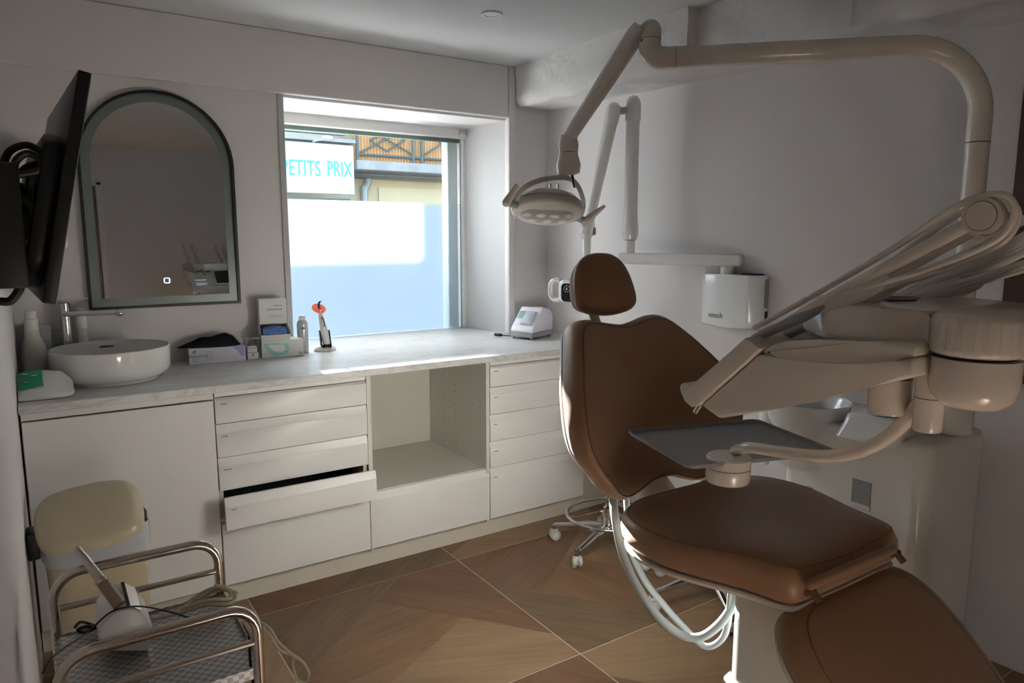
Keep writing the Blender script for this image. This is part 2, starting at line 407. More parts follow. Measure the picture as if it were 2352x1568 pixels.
B().box(1.03, 2.146, YG+.006, YG+.03, 1.995, 2.016).build('gasket', mat('green grey seal', (.12, .17, .15), .6), wn)
# grey-green outer frame seen through the glass
b = B(); b.box(2.085, 2.146, YG+.045, YG+.12, .86, 2.06, .004, 1)
b.build('outer_jamb', mat('grey green paint', (.42, .48, .48), .5), wn)

# recessed ceiling spot
sp = thing('ceiling_spot', 'small round white recessed spotlight in ceiling', 'spotlight', (1.651, 2.648, ZC))
T = Matrix.Translation((1.651, 2.648, ZC))
B().lathe([(.030, -.001), (.034, -.006), (.044, -.007), (.046, -.001), (.046, 0)], M=T, cap=False).build('trim_ring', M['whiteplastic'], sp)
B().lathe([(.0001, -.0035), (.020, -.0035), (.032, -.002)], M=T, cap=False).build('lens', mat('lamp lens', (.75, .75, .76), .3), sp)
# dark brown panel high on the right wall
o = B().prism([V(xr(1.06)-.001, 1.06, .98), V(xr(-.1)-.001, -.1, .98), V(xr(-.1)-.016, -.1, .98), V(xr(1.06)-.016, 1.06, .98)], (0, 0, 1.085), .003, 1).build('wall_panel', M['darkbrown'])
tag(o, 'tall dark brown panel on right wall behind the lamp pole', 'panel')
# ================================================================== across the street
YO = 10.0
ob = thing('opposite_building', 'cream house across street with reed-screened balcony and gutter', 'building', (5.2, YO, -.6))
oz = lambda x, y, Y=YO: on_y(x, y, Y)
m_cream = mat('facade cream', (.62, .52, .36), .8, vary=(1.5, .06)); m_stone = mat('weathered stone', (.38, .365, .35), .9, vary=(6, .35, 5), bump=(14, .4, .02))
m_white = mat('shop panel white', (.80, .80, .80), .6); m_reed = mat('reed screen', (.66, .38, .18), .8); m_rail = mat('green iron', (.09, .12, .11), .5)
zt = 4.32; xs = on_y(978, 594, YG).x + (.13)*(YO-YG)
XS = 2.61                                              # unseen roofline, height and step shaped to cut the sun on the film
B().box(-8, XS, YO, YO+.5, -.6, 3.99).build('wall', m_cream, ob)
B().box(3.76, 14, YO-.36, YO-.345, -.6, 1.90).build('added_backdrop', mat('backdrop grey', (.40, .41, .43), .8), ob)  # added plain sheet, keeps the view through the frosted film even
B().box(XS, 14, YO, YO+.5, -.6, 9.0).build('wall', m_cream, ob)
z0 = oz(840, 398).z; z1 = oz(840, 384).z
a = oz(818, 380, YO-.66); e = oz(1060, 390)
B().box(a.x-.02, 9.5, YO-.75, YO, z0-.02, z1+.02, .01, 1).build('balcony_slab', m_stone, ob)
zb, zu = oz(825, 377).z, oz(825, 285).z
B().box(a.x+.02, 9.5, YO-.58, YO-.55, zb, zu+.5).build('reed_screen', m_reed, ob)
for k in range(70):
    x = a.x+.03+k*.045
    if x > 7.2: break
    B().cyl(V(x, YO-.60, zb), V(x, YO-.60, zu+.5), .010, n=5).build('reed', m_reed, ob)
b = B()
for px in (820, 948, 968, 1080):
    p = oz(px, 320, YO-.66); b.cyl(V(p.x, YO-.66, z1), V(p.x, YO-.66, zu+.5), .022, n=8)
zl = oz(880, 358, YO-.66).z
b.cyl(V(a.x, YO-.66, zl), V(9.0, YO-.66, zl), .018, n=8)
b.build('railing', m_rail, ob)
def bar(p, q, r=.014):
    P, Q = oz(*p, YO-.66), oz(*q, YO-.66); B().cyl(P, Q, r, n=6).build('railing_bar', m_rail, ob)
for p, q in (((828, 350), (888, 318)), ((888, 318), (850, 300)), ((850, 322), (888, 347)), ((888, 347), (930, 322)), ((930, 322), (888, 296)), ((888, 320), (948, 355)), ((888, 320), (930, 292)), ((850, 322), (888, 300)),
             ((970, 358), (1040, 315)), ((985, 310), (1045, 350))): bar(p, q)
g0, g1 = oz(850, 402), oz(1050, 409)
B().tube([V(g0.x-.35, YO-.12, g0.z), V(9.5, YO-.12, g0.z-.02)], .055, n=10).build('gutter', mat('zinc', (.33, .36, .38), .45, metal=.4), ob)
pp = [oz(845, 402, YO-.08), oz(845, 420, YO-.06), oz(838, 436, YO-.05), oz(838, 470, YO-.05), V(oz(838, 470).x, YO-.05, -.5)]
B().tube(spline(pp, 4), .05, n=10).build('downpipe', mat('zinc pipe', (.40, .44, .48), .45, metal=.3), ob)
q0, q1 = oz(868, 430), oz(1060, 470)
B().box(q0.x, 9.0, YO-.03, YO-.001, -.3, q0.z).build('shutter_panel', mat('pale peach', (.72, .60, .42), .7), ob)
# low stained wall above the shop sign
sg = thing('shop_front', 'white shop front across street with light blue sign lettering', 'shop', (3.2, YO, -.6))
YS = YO-.80
s0, s1 = oz(812, 335, YS), oz(814, 447, YS)
B().box(-3.0, s0.x, YS, YS+.12, s1.z, s0.z, .01, 1).build('sign_board', m_white, sg)
B().box(-3.0, s0.x+.02, YS-.03, YS+.2, s0.z+.03, s0.z+.075).build('cornice', m_stone, sg)
B().box(-3.0, s0.x-.10, YS, YS+.10, oz(700, 303, YS).z, oz(700, 283, YS).z).build('ledge', m_stone, sg)
B().box(-3.0, s0.x-.06, YS+.02, YS+.08, s1.z-.10, s1.z-.055).build('awning_rail', m_rail, sg)
B().box(-8, 3.755, YO-.36, YO-.345, -.6, 1.90).build('added_backdrop', mat('shop backdrop grey', (.40, .41, .43), .8), sg)  # left half of the added sheet that evens the tone behind the film
put_text('lettering', 'PRIX', .28, oz(780, 390, YS-.005), (1, 0, 0), (0, 0, 1), M['skyblue'], sg, depth=.004, fit=(oz(808, 390, YS)-oz(752, 390, YS)).length)
put_text('lettering', 'PETITS', .28, oz(692, 387, YS-.005), (1, 0, 0), (0, 0, 1), M['skyblue'], sg, depth=.004, fit=(oz(736, 390, YS)-oz(648, 390, YS)).length)
b = B(); l0 = oz(752, 317, YS-.2); b.tube([V(l0.x-.12, YS, l0.z-.03), l0 + V(-.08, .05, -.02), l0], .010, n=6); b.ball(l0, .075, .06, .035)
b.build('sign_lamp', M['whiteplastic'], sg)
o = B().box(-12, 16, 4.06, YO+1, -.7, -.6).build('street', mat('asphalt', (.10, .10, .105), .9)); o['kind'] = 'structure'
# ================================================================== base cabinets
YF = 2.80                     # front plane of doors and drawers
def front(x0, x1, z0, z1, bev, dy=0):
    """a slab front whose top edge is bevelled back as a grip"""
    y = YF-dy; b = B(); e = .0022
    prof = [(y, z0), (y, z1-bev), (y+.0015, z1-bev+.001), (y+.0095, z1), (y+.0205, z1), (y+.0205, z0)]
    return b.prism([V(x0+e, yy, zz) for yy, zz in prof], (x1-x0-2*e, 0, 0), .0012, 1)
DZ = [(.746, .845, .010), (.614, .742, .034), (.482, .610, .034), (.353, .478, .034), (.098, .349, .034)]
def carcass(x0, x1, par, z0=.088, z1=.8675):
    b = B(); y0, y1 = YF+.021, 3.40
    b.box(x0+.0005, x0+.018, y0, y1, z0, z1); b.box(x1-.018, x1-.0005, y0, y1, z0, z1)
    b.box(x0+.018, x1-.018, y1-.012, y1, z0, z1); b.box(x0+.018, x1-.018, y0, y1-.012, z0, z0+.018)
    return b.build('carcass', M['carcass'], par)
def drawer(par, x0, x1, i, dy=0, label=True):
    z0, z1, bv = DZ[i]
    f = front(x0, x1, z0, z1, bv, dy).build('drawer', M['lacquer'], par)
    if label:
        b = B(); zz = z1-max(bv, .012)-.014; xx = x0+.022
        b.box(xx, xx+random.uniform(.018, .032), YF-dy-.0006, YF-dy+.001, zz, zz+.0035)
        b.build('name_strip', mat('faded ink %d' % i, (.30, .22, .18), .6), f)
    b = B(); y0, y1 = YF-dy+.02, YF-dy+.48; h = z0+min(.09, (z1-z0)*.62)
    b.box(x0+.026, x0+.038, y0, y1, z0+.012, h); b.box(x1-.038, x1-.026, y0, y1, z0+.012, h)
    b.box(x0+.038, x1-.038, y0, y1, z0+.012, z0+.022); b.box(x0+.038, x1-.038, y1-.012, y1, z0+.022, h)
    b.build('drawer_box', M['drawerbox'], f)
    return f
u = thing('sink_cabinet', 'wide plain white cupboard door under the wash basin', 'cabinet', (.21, 3.1, 0))
carcass(-.086, .515, u)
B().box(-.083, .5125, YF, YF+.019, .098, .838, .0015, 1).build('door', M['lacquer'], u)
B().box(-.083, .5125, YF+.003, YF+.019, .843, .868, .001, 1).build('filler_strip', M['lacquer'], u)
u = thing('drawer_cabinet', 'white drawer cabinet with one drawer pulled open, beside the niche', 'cabinet', (.818, 3.1, 0))
carcass(.515, 1.121, u)
for i in range(5): drawer(u, .515, 1.121, i, .085 if i == 3 else 0, i < 4)
B().box(.5175, 1.1185, YF+.003, YF+.019, .849, .868, .001, 1).build('filler_strip', M['lacquer'], u)
u = thing('niche_cabinet', 'white cabinet with empty open oven niche above one drawer', 'cabinet', (1.425, 3.1, 0))
b = B(); x0, x1, y0, y1 = 1.1215, 1.7305, YF+.004, 3.40
b.box(x0, x0+.018, y0, y1, .088, .8675); b.box(x1-.018, x1, y0, y1, .088, .8675)
b.box(x0+.018, x1-.018, y1-.012, y1, .088, .8675); b.box(x0+.018, x1-.018, y0+.018, y1-.012, .088, .106)
b.build('carcass', M['carcass'], u)
B().box(x0+.018, x1-.018, y0+.018, y1-.012, .335, .352).build('niche_shelf', M['carcass'], u)
b = B(); xi = x1-.0182
for yy, n0 in ((2.86, 0), (3.10, 1), (3.23, 1)):
    for k in range(15):
        z = .385+k*.032+n0*.004
        b.cyl(V(xi, yy, z), V(xi-.0006, yy, z), .0026, n=6)
o = b.build('pin_holes', M['dark'], u); o['kind'] = 'stuff'
drawer(u, 1.121, 1.731, 4, 0, False)
u = thing('drawer_cabinet', 'white five-drawer cabinet at right end, partly behind the chair', 'cabinet', (2.02, 3.1, 0))
carcass(1.731, 2.309, u)
for i in range(5): drawer(u, 1.731, 2.309, i)
B().box(1.7335, 2.3065, YF+.003, YF+.019, .849, .868, .001, 1).build('filler_strip', M['lacquer'], u)
o = B().box(2.3095, 2.53, 2.85, 2.868, 0.001, .868).build('end_panel', M['plinth']); tag(o, 'cream filler panel between right drawers and wall', 'panel')
o = B().box(-.086, 2.309, 2.845, 2.861, .0005, .0875).build('plinth', M['plinth']); tag(o, 'cream plinth board along the foot of the cabinets', 'plinth')
# continuous worktop running into the window recess
o = B().prism([V(x, y, .8685) for x, y in ((-.088, 2.785), (2.534, 2.785), (2.4985, 3.413), (2.2265, 3.413), (2.164, 3.768), (1.001, 3.768), (1.001, 3.413), (-.088, 3.413))], (0, 0, ZT-.8685), .002, 1).build('worktop', M['worktop'])
tag(o, 'long pale marbled worktop running into the window recess', 'worktop')
# ================================================================== mirror, monitor, dispenser
MX0, MX1, MZ0, MZ1 = .167, .765, 1.146, 2.047
def arch(off, n=28):
    r = (MX1-MX0)/2-off; cx = (MX0+MX1)/2; cz = MZ1-(MX1-MX0)/2
    return [(MX0+off, MZ0+off), (MX1-off, MZ0+off)] + [(cx+r*math.cos(PI*k/n), cz+r*math.sin(PI*k/n)) for k in range(n+1)]
MY = 3.388
mt = thing('arched_mirror', 'tall arched wall mirror with thin black frame and light band', 'mirror', (.466, 3.41, MZ0))
b = B(); A, I = arch(0), arch(.0115)
rings = [[V(x, MY, z) for x, z in A], [V(x, YW-.001, z) for x, z in A], [V(x, YW-.001, z) for x, z in I], [V(x, MY, z) for x, z in I]]
b.ring_strip(rings, loop=True); b.build('frame', M['black'], mt, ang=50)
D = arch(.046)
tl = lambda z, x=MX0: (z-MZ0)*math.tan(math.radians(1.15)) + (x-MX0)*math.tan(math.radians(.75))     # the glass sits a touch out of true
B().ring_strip([[V(x, MY+.001+tl(z, x), z) for x, z in I], [V(x, MY+.001+tl(z, x), z) for x, z in D], [V(x, MY+.004+tl(z, x), z) for x, z in D], [V(x, MY+.004+tl(z, x), z) for x, z in I]], loop=True).build('light_band', M['band'], mt, ang=30)
b = B(); b.poly([V(x, MY+.0018+tl(z, x), z) for x, z in arch(.0455)]); b.build('glass', M['mirror'], mt, ang=0)
p = on_y(384, 644, MY+.0015); b = B(); s = .0105
sq = [(-s, -s+.003), (-s, s-.003), (-s+.003, s), (s-.003, s), (s, s-.003), (s, -s+.003), (s-.003, -s), (-s+.003, -s)]
b.tube([p+V(x, 0, z) for x, z in sq], .0019, n=6, closed=True); b.build('touch_icon', M['icon'], mt)

# towel dispenser in the corner, mostly behind the monitor
q0 = on_y(86, 400, 3.33); td = thing('towel_dispenser', 'white rounded towel dispenser on wall behind the monitor', 'dispenser', (.0, 3.41, 1.42))
out = [(-.082, 1.40), (-.082, 1.70)] + [(.013+.095*math.cos(PI-PI*k/10), 1.70+.075*math.sin(PI*k/10)) for k in range(1, 10)] + [(.108, 1.70), (.108, 1.40)]
B().prism([V(x, YW-.15, z) for x, z in out], (0, .149, 0), .012, 3).build('cover', M['whiteplastic'], td)
B().box(-.02, .05, YW-.152, YW-.148, 1.50, 1.56, .001, 1).build('window_slot', M['greyplastic'], td)
b = B(); b.box(-.06, .085, YW-.13, YW-.02, 1.385, 1.401); b.build('outlet', M['greyplastic'], td)

# monitor on its swing arm; seen from behind, tilted face down
T0 = V(.112, 1.553, 1.742); T1 = V(.024, 1.545, 1.325)             # near edge, top and bottom
ax_u = (T0-T1).normalized(); L = (T0-T1).length
ax_v = V(-.055, 1, 0).normalized(); ax_n = ax_u.cross(ax_v).normalized()   # ax_n points out of the screen
if ax_n.x < 0: ax_n = -ax_n
def mon(v, u, n): return T1 + ax_v*v + ax_u*u + ax_n*n
tv = thing('monitor', 'black flat monitor seen from behind on wall arm above basin', 'monitor', (T0.x-.1, 1.8, 1.5))
W = .68
def slab(v0, v1, u0, u1, n0, n1, bev, name, m, par, seg=2):
    P = [mon(v0, u0, n0), mon(v1, u0, n0), mon(v1, u1, n0), mon(v0, u1, n0)]
    return B().prism(P, ax_n*(n1-n0), bev, seg).build(name, m, par)
slab(0, W, 0, L, -.022, 0, .003, 'panel', M['black'], tv)
slab(.012, W-.012, .012, L-.012, .0, .0012, 0, 'screen', M['screen'], tv)
P = [(.07, .02), (.02, .07), (.02, .29), (.10, .315), (.58, .315), (.66, .29), (.66, .07), (.60, .02)]
B().prism([mon(v, u, -.0215) for v, u in P], -ax_n*.034, .012, 2).build('back_housing', M['black'], tv)
slab(.28, .40, .15, .25, -.062, -.056, .002, 'mount_plate', M['black'], tv)
slab(.05, .10, .16, .21, -.058, -.055, .001, 'label_sticker', mat('black sticker', (.03, .03, .032), .3), tv)
c = mon(.34, .20, -.062)
b = B(); b.box(XL+.001, XL+.028, c.y-.06, c.y+.06, 1.36, 1.66, .003, 1); b.build('wall_bracket', M['black'], tv)
b = B(); b.tube([V(XL+.02, c.y, c.z+.01), V(lerp(XL, c.x, .6), c.y-.03, c.z+.01), c], .018, n=10, flat=(1.5, 1)); b.build('arm', M['black'], tv)
# foreground wall box the cables run to
b = B(); e = on_y(42, 385, 1.62); e2 = on_y(30, 655, 1.60)
b.box(XL+.001, e.x, 1.50, 1.66, e2.z, e.z, .004, 2); b.build('junction_box', M['black'], tv)
def cab(pts, Y, r=.0065):
    B().tube(spline([on_y(x, y, Y) for x, y in pts], 6), r, n=8).build('cable', M['black'], tv)
cab([(2, 400), (20, 350), (60, 333), (92, 350), (95, 372)], 1.60); cab([(32, 410), (36, 370), (66, 352), (98, 372), (92, 392), (38, 402)], 1.58)
cab([(38, 405), (60, 385), (86, 375)], 1.64); cab([(45, 455), (68, 470), (75, 500), (68, 540), (40, 575), (30, 570)], 1.58)
cab([(28, 590), (48, 620), (46, 660), (25, 690), (0, 692)], 1.56, .0075); cab([(46, 450), (70, 470), (66, 490)], 1.60)

# ================================================================== on the worktop, basin end
bs = thing('wash_basin', 'round white ceramic vessel basin on the worktop', 'basin', (.215, 3.145, ZT))
T = Matrix.Translation((.215, 3.140, ZT))
B().lathe([(.165, .0005), (.170, .012), (.182, .014), (.200, .030), (.2065, .05), (.2085, .125), (.206, .1285), (.203, .1275), (.199, .06), (.188, .035), (.15, .028), (.03, .024), (.0001, .024)], 56, T).build('bowl', M['ceramic'], bs)
B().lathe([(.0001, .0285), (.020, .028), (.023, .025)], 24, T, cap=False).build('drain', M['chrome'], bs)
b = B(); b.box(.187, .243, 3.3395, 3.343, ZT+.098, ZT+.106, .002, 1); b.build('overflow_slot', M['seam'], bs)
fa = thing('tall_faucet', 'chrome tall basin mixer tap with flat lever', 'faucet', (.078, 3.24, ZT))
b = B(); b.lathe([(.027, 0), (.027, .006), (.0215, .008), (.0215, .285), (.019, .288)], 28, Matrix.Translation((.078, 3.36, ZT))); b.build('column', M['chrome'], fa)
sp0 = V(.078, 3.36, ZT+.245)
b = B(); b.prism([V(.06, 3.375, ZT+.232), V(.06, 3.345, ZT+.232), V(.258, 3.235, ZT+.240), V(.268, 3.25, ZT+.240)], (0, 0, .022), .006, 2)
b.ball(V(.262, 3.241, ZT+.246), .016, .016, .014); b.build('spout', M['chrome'], fa)
b = B(); b.prism([V(.055, 3.374, ZT+.289), V(.055, 3.346, ZT+.289), V(.155, 3.30, ZT+.300), V(.165, 3.315, ZT+.300)], (0, 0, .009), .003, 2); b.build('lever', M['chrome'], fa)
# tall white squeeze bottle
bo = thing('white_bottle', 'tall white squeeze bottle beside the tap, nearest the wall', 'bottle', (-.035, 3.30, ZT))
T = Matrix.Translation((-.034, 3.275, ZT))
b = B(); b.lathe([(.034, 0), (.038, .006), (.043, .09), (.0435, .115), (.036, .145), (.027, .165), (.025, .195)], 26, T); b.build('body', mat('bottle white', (.60, .59, .56), .35), bo)
b = B(); b.lathe([(.0235, .195), (.024, .200), (.023, .235), (.019, .240), (.019, .268), (.012, .272)], 20, T); b.prism([V(-.045, 3.275, ZT+.262), V(-.022, 3.275, ZT+.262), V(-.012, 3.262, ZT+.245), V(-.028, 3.262, ZT+.245)], (0, .02, .012), .002, 1); b.build('cap', M['whiteplastic'], bo)
cu = thing('cup_stack', 'stack of small ribbed plastic cups behind the white bottle', 'cups', (.02, 3.37, ZT))
T = Matrix.Translation((-.012, 3.365, ZT)); prof = [(.030, 0)]
for k in range(22): prof += [(.034+k*.00025, .006+k*.009), (.0365+k*.00025, .0105+k*.009)]
B().lathe(prof, 24, T).build('cup', mat('cup plastic', (.45, .48, .52), .3), cu)
so_ = thing('soap_bottle', 'slim pale soap bottle standing behind the tap', 'bottle', (.16, 3.37, ZT))
T = Matrix.Translation((.135, 3.382, ZT))
B().lathe([(.026, 0), (.028, .004), (.028, .115), (.020, .128), (.018, .18)], 22, T).build('body', mat('soap bottle', (.55, .54, .51), .35), so_)
B().lathe([(.0185, .18), (.0195, .184), (.0195, .222), (.0165, .225), (.0165, .262), (.010, .264)], 20, T).build('cap', M['whiteplastic'], so_)
# pack of wipes
wp = thing('wipes_pack', 'crumpled white and green pack of wipes before the basin', 'wipes', (-.02, 2.90, ZT))
def wf(u, a, d):
    x, y = -.020+u, 2.925+a
    n = noise.noise(V(x*18, y*18, d*30+3))*.007 + noise.noise(V(x*45, y*45, 7+d*9))*.003
    return V(max(x+n*.5, XL+.003), y+n, max(ZT+.0008, ZT+d*(1+.55*a/.075) + n*(1 if d > .01 else 0) + (-.018*(u/.09)**2 if d > .04 else 0)))
ol = [(.098*math.copysign(abs(math.cos(t))**.45, math.cos(t)), .075*math.copysign(abs(math.sin(t))**.5, math.sin(t))) for t in [2*PI*k/44 for k in range(44)]]
B().pillow(ol, (0, 0), [(.02, .068), (.25, .068), (.5, .066), (.72, .060), (.88, .048), (.97, .030), (1, .018), (.97, .006), (.9, .0), (.02, 0)], wf).build('wrapper', M['card'], wp, ang=60)
bg = [(-.05, -.045), (.02, -.045), (.02, .03), (-.05, .03)]; b = B()
n = 8
R = [[wf(lerp(-.066, .008, i/n), lerp(-.050, .040, j/n), .066) + V(0, 0, .0030) for i in range(n+1)] for j in range(n+1)]
b.ring_strip(R, False, False, closed_u=False); b.build('green_label', M['green'], wp, ang=60)
for i, (u, a) in enumerate(((-.046, .018), (-.016, .008), (-.044, -.022))):
    c = wf(u, a, .068)+V(0, 0, .0035); B().lathe([(.0045, 0), (.0095, 0), (.0095, .0008), (.0045, .0008)], 16, Matrix.Translation(c)).build('label_ring', M['card'], wp)
# ================================================================== boxes and devices by the window
def P2(x, y): return on_z(x, y, ZT)
# septaline box: front face seen obliquely
a, c = P2(435, 838), P2(565, 829); ux = (c-a); Lb = ux.length; ux.normalize(); uy = V(-ux.y, ux.x, 0)
hb = .070
sb = thing('carton', 'lilac white flat carton lying under the black cloth cap', 'box', a)
def fr(u, v, z, a=a, ux=ux, uy=uy): return a + ux*u + uy*v + V(0, 0, z)
B().prism([fr(0, 0, .0005), fr(Lb, 0, .0005), fr(Lb, .095, .0005), fr(0, .095, .0005)], (0, 0, hb), .0012, 1).build('carton_body', M['lilac'], sb)
put_text('lettering', 'Septaline', .022, fr(.036, -.0008, .036), ux, (0, 0, 1), M['ink'], sb)
B().prism([fr(.012, -.0008, .048), fr(.022, -.0008, .064), fr(.032, -.0008, .056), fr(.024, -.0008, .046)], uy*.0006).build('logo', M['blue'], sb)
b = B()
for k in range(6): b.prism([fr(.065, -.0007, .052-k*.007), fr(.065+random.uniform(.03, .055), -.0007, .052-k*.007), fr(.065+.03, -.0007, .0535-k*.007), fr(.065, -.0007, .0535-k*.007)], uy*.0004)
for k in range(3): b.prism([fr(.012, -.0007, .020-k*.006), fr(.035, -.0007, .020-k*.006), fr(.035, -.0007, .022-k*.006), fr(.012, -.0007, .022-k*.006)], uy*.0004)
b.build('small_print', M['print'], sb)
b = B(); b.prism([fr(Lb-.052, -.0007, hb-.002), fr(Lb-.003, -.0007, hb-.002), fr(Lb-.003, -.0007, .03), fr(Lb-.014, -.0007, .02), fr(Lb-.034, -.0007, .05)], uy*.0005); b.build('blue_motif', mat('lilac blue print', (.30, .32, .62), .5), sb)
# black cloth cap lying on top
cl = thing('cloth_cap', 'crumpled black cloth cap lying on the lilac carton', 'cap', fr(.1, .05, hb))
def cf(u, v, d):
    t = (u+.13)/.26
    n = noise.noise(V(u*20, v*20, 1.5))*.006 + noise.noise(V(u*50, v*60, 4))*.0025
    base = fr(.085+u, .045+v, hb+.0012)
    hgt = interp(t, [0, .1, .35, .6, .8, .93, 1], [.004, .014, .040, .040, .062, .055, .02])
    return base + V(0, 0, max(0, d*hgt + (n if d > .1 else 0)))
ol = [(.13*math.cos(t), .055*math.copysign(abs(math.sin(t))**.75, math.sin(t))*interp(math.cos(t), [-1, 0, 1], [.7, 1, 1])) for t in [2*PI*k/40 for k in range(40)]]
B().pillow(ol, (0, 0), [(.02, 1), (.3, 1.0), (.55, .92), (.78, .74), (.93, .45), (1, .18), (.97, 0), (.02, 0)], cf).build('crown', M['cloth'], cl, ang=60)
# clear acrylic dispenser with small carton
h0 = P2(582, 825); hd = thing('acrylic_dispenser', 'small clear dispenser holding white packets between two cartons', 'dispenser', h0)
b = B(); x, y = h0.x, h0.y+.03
b.box(x-.024, x+.024, y-.03, y+.03, ZT+.0005, ZT+.030, .001, 1); b.build('tray_box', M['card'], hd)
b = B(); b.box(x-.022, x+.020, y-.027, y+.03, ZT+.031, ZT+.050, .001, 1); b.box(x-.022, x+.020, y-.022, y+.03, ZT+.051, ZT+.060, .001, 1); b.build('packet', M['card'], hd)
b = B(); b.box(x-.026, x-.024, y-.03, y+.034, ZT+.0005, ZT+.095); b.box(x+.024, x+.026, y-.03, y+.034, ZT+.0005, ZT+.095); b.box(x-.036, x+.026, y-.05, y+.034, ZT+.095, ZT+.098); b.build('acrylic_sides', M['acrylic'], hd)
b = B(); b.box(x-.0025, x+.0015, y-.0308, y-.0300, ZT+.014, ZT+.026); b.build('slot', M['ink'], hd)
# glove box
a = P2(602, 823); c = P2(698, 816); ux2 = c-a; Lg = ux2.length; ux2.normalize(); uy2 = V(-ux2.y, ux2.x, 0); hg = .078
gb = thing('glove_box', 'white and teal glove box marked 50 beside the spray bottle', 'box', a)
gf = lambda u, v, z: a + ux2*u + uy2*v + V(0, 0, z)
B().prism([gf(0, 0, .0005), gf(Lg, 0, .0005), gf(Lg, .115, .0005), gf(0, .115, .0005)], (0, 0, hg), .0012, 1).build('box_body', M['card'], gb)
b = B(); b.prism([gf(u*Lg, -.0007, z) for u, z in ((.05, .066), (.32, .068), (.45, .062), (.62, .064), (.66, .04), (.62, .012), (.30, .004), (.20, .02), (.12, .04))], uy2*.0005); b.build('teal_print', M['teal'], gb)
b = B(); b.prism([gf(u*Lg, -.0011, z) for u, z in ((.14, .060), (.52, .058), (.58, .035), (.45, .022), (.28, .030))], uy2*.0005); b.build('glove_picture', mat('pale print', (.70, .74, .73), .5), gb)
b = B(); b.prism([gf(u*Lg, v, hg+.0004) for u, v in ((.28, .02), (.72, .02), (.72, .085), (.28, .085))], (0, 0, .0006)); b.build('top_opening', M['teal'], gb)
put_text('lettering', '50', .016, gf(Lg-.014, -.0009, .014), ux2, (0, 0, 1), M['ink'], gb)
# open-front dispenser carton with blue wrappers, standing on the glove box
zc = ZT+hg+.0025; dc = thing('dispenser_carton', 'upright white dispenser carton with blue wrappers on glove box', 'box', gf(.05, .05, hg))
df = lambda u, v, z: a + ux2*u + uy2*v + V(0, 0, hg+.0025+z)
wd, dd, hh = .122, .085, .185
b = B()
b.prism([df(0, .02, 0), df(0, dd, 0), df(0, dd, hh), df(0, .02, hh)], ux2*.0015); b.prism([df(wd-.0015, .02, 0), df(wd-.0015, dd, 0), df(wd-.0015, dd, hh), df(wd-.0015, .02, hh)], ux2*.0015)
b.prism([df(0, dd-.0015, 0), df(wd, dd-.0015, 0), df(wd, dd-.0015, hh), df(0, dd-.0015, hh)], uy2*.0015)
b.prism([df(0, .02, hh), df(wd, .02, hh), df(wd, dd, hh), df(0, dd, hh)], V(0, 0, .0015)); b.prism([df(0, -.012, 0), df(wd, -.012, 0), df(wd, dd, 0), df(0, dd, 0)], V(0, 0, .0015))
b.prism([df(0, .02, .073), df(wd*.42, .02, .073), df(wd*.46, .02, .078), df(wd*.54, .02, .078), df(wd*.58, .02, .073), df(wd, .02, .073), df(wd, .02, hh), df(0, .02, hh)], uy2*.0015)
b.prism([df(0, -.012, 0), df(wd, -.012, 0), df(wd+.006, -.022, .022), df(wd+.008, -.026, .028), df(-.004, -.026, .028), df(-.003, -.022, .022)], uy2*.0015)
b.prism([df(0, -.012, .0), df(0, .02, 0), df(0, .02, .06), df(-.003, -.020, .034)], ux2*.0012); b.prism([df(wd-.0012, -.012, .0), df(wd-.0012, .02, 0), df(wd+.001, .02, .065), df(wd+.006, -.024, .036)], ux2*.0012)
b.build('carton_body', M['card'], dc)
b = B(); b.pillow([(.008+.0, .0), (wd-.008, 0), (wd-.006, .058), (.006, .058)], (wd/2, .03), [(.02, .066), (.5, .064), (.85, .058), (1, .05), (1, .002), (.02, .002)], lambda u, v, d: df(u, v*.9-.012, d + (noise.noise(V(u*70, v*70, 3))*.008 if d > .01 else 0)))
o = b.build('blue_wrappers', M['bluewrap'], dc, ang=60); o['kind'] = 'stuff'
put_text('lettering', 'riskontrol', .017, df(wd*.55, .0188, .140), ux2, (0, 0, 1), M['print'], dc); B().prism([df(wd*.52, .0192, .155), df(wd*.84, .0192, .155), df(wd*.84, .0192, .1585), df(wd*.52, .0192, .1585)], uy2*.0004).build('small_print', M['print'], dc)
b = B(); b.prism([df(wd*.3, .0192, .112), df(wd*.85, .0192, .112), df(wd*.85, .0192, .1135), df(wd*.3, .0192, .1135)], uy2*.0004); b.prism([df(wd*.3, .0192, .105), df(wd*.9, .0192, .105), df(wd*.9, .0192, .1065), df(wd*.3, .0192, .1065)], uy2*.0004); b.build('small_print', M['print'], dc)
# spray bottle
s0 = P2(700, 811)+V(.003, .03, 0); sx = thing('spray_bottle', 'white aerosol bottle with green leaf beside the glove box', 'bottle', s0)
T = Matrix.Translation((s0.x, s0.y, ZT+.0005))
B().lathe([(.024, 0), (.0258, .003), (.0258, .135), (.0235, .147), (.016, .156)], 28, T).build('can', mat('grey can', (.50, .50, .52), .3, metal=.3), sx)
B().lathe([(.0155, .156), (.0165, .159), (.0165, .168), (.014, .170), (.014, .178), (.010, .179)], 20, T).build('nozzle', M['whiteplastic'], sx)
c = V(s0.x-.004, s0.y-.0262, ZT+.118); b = B()
for (dx, dz, r) in ((-.006, 0, .0055), (0, .004, .006), (.006, 0, .0055), (.001, -.002, .005)): b.ball(c+V(dx, .0006+abs(dx)*.15, dz), r, .0012, r*.75, 10, 6)
b.build('leaf_motif', mat('leaf green', (.06, .33, .05), .5), sx)
b = B()
for k in range(9): b.box(s0.x-.014, s0.x+.016*random.uniform(.4, 1), s0.y-.0262, s0.y-.0215, ZT+.096-k*.009, ZT+.0975-k*.009)
b.build('small_print', M['print'], sx)
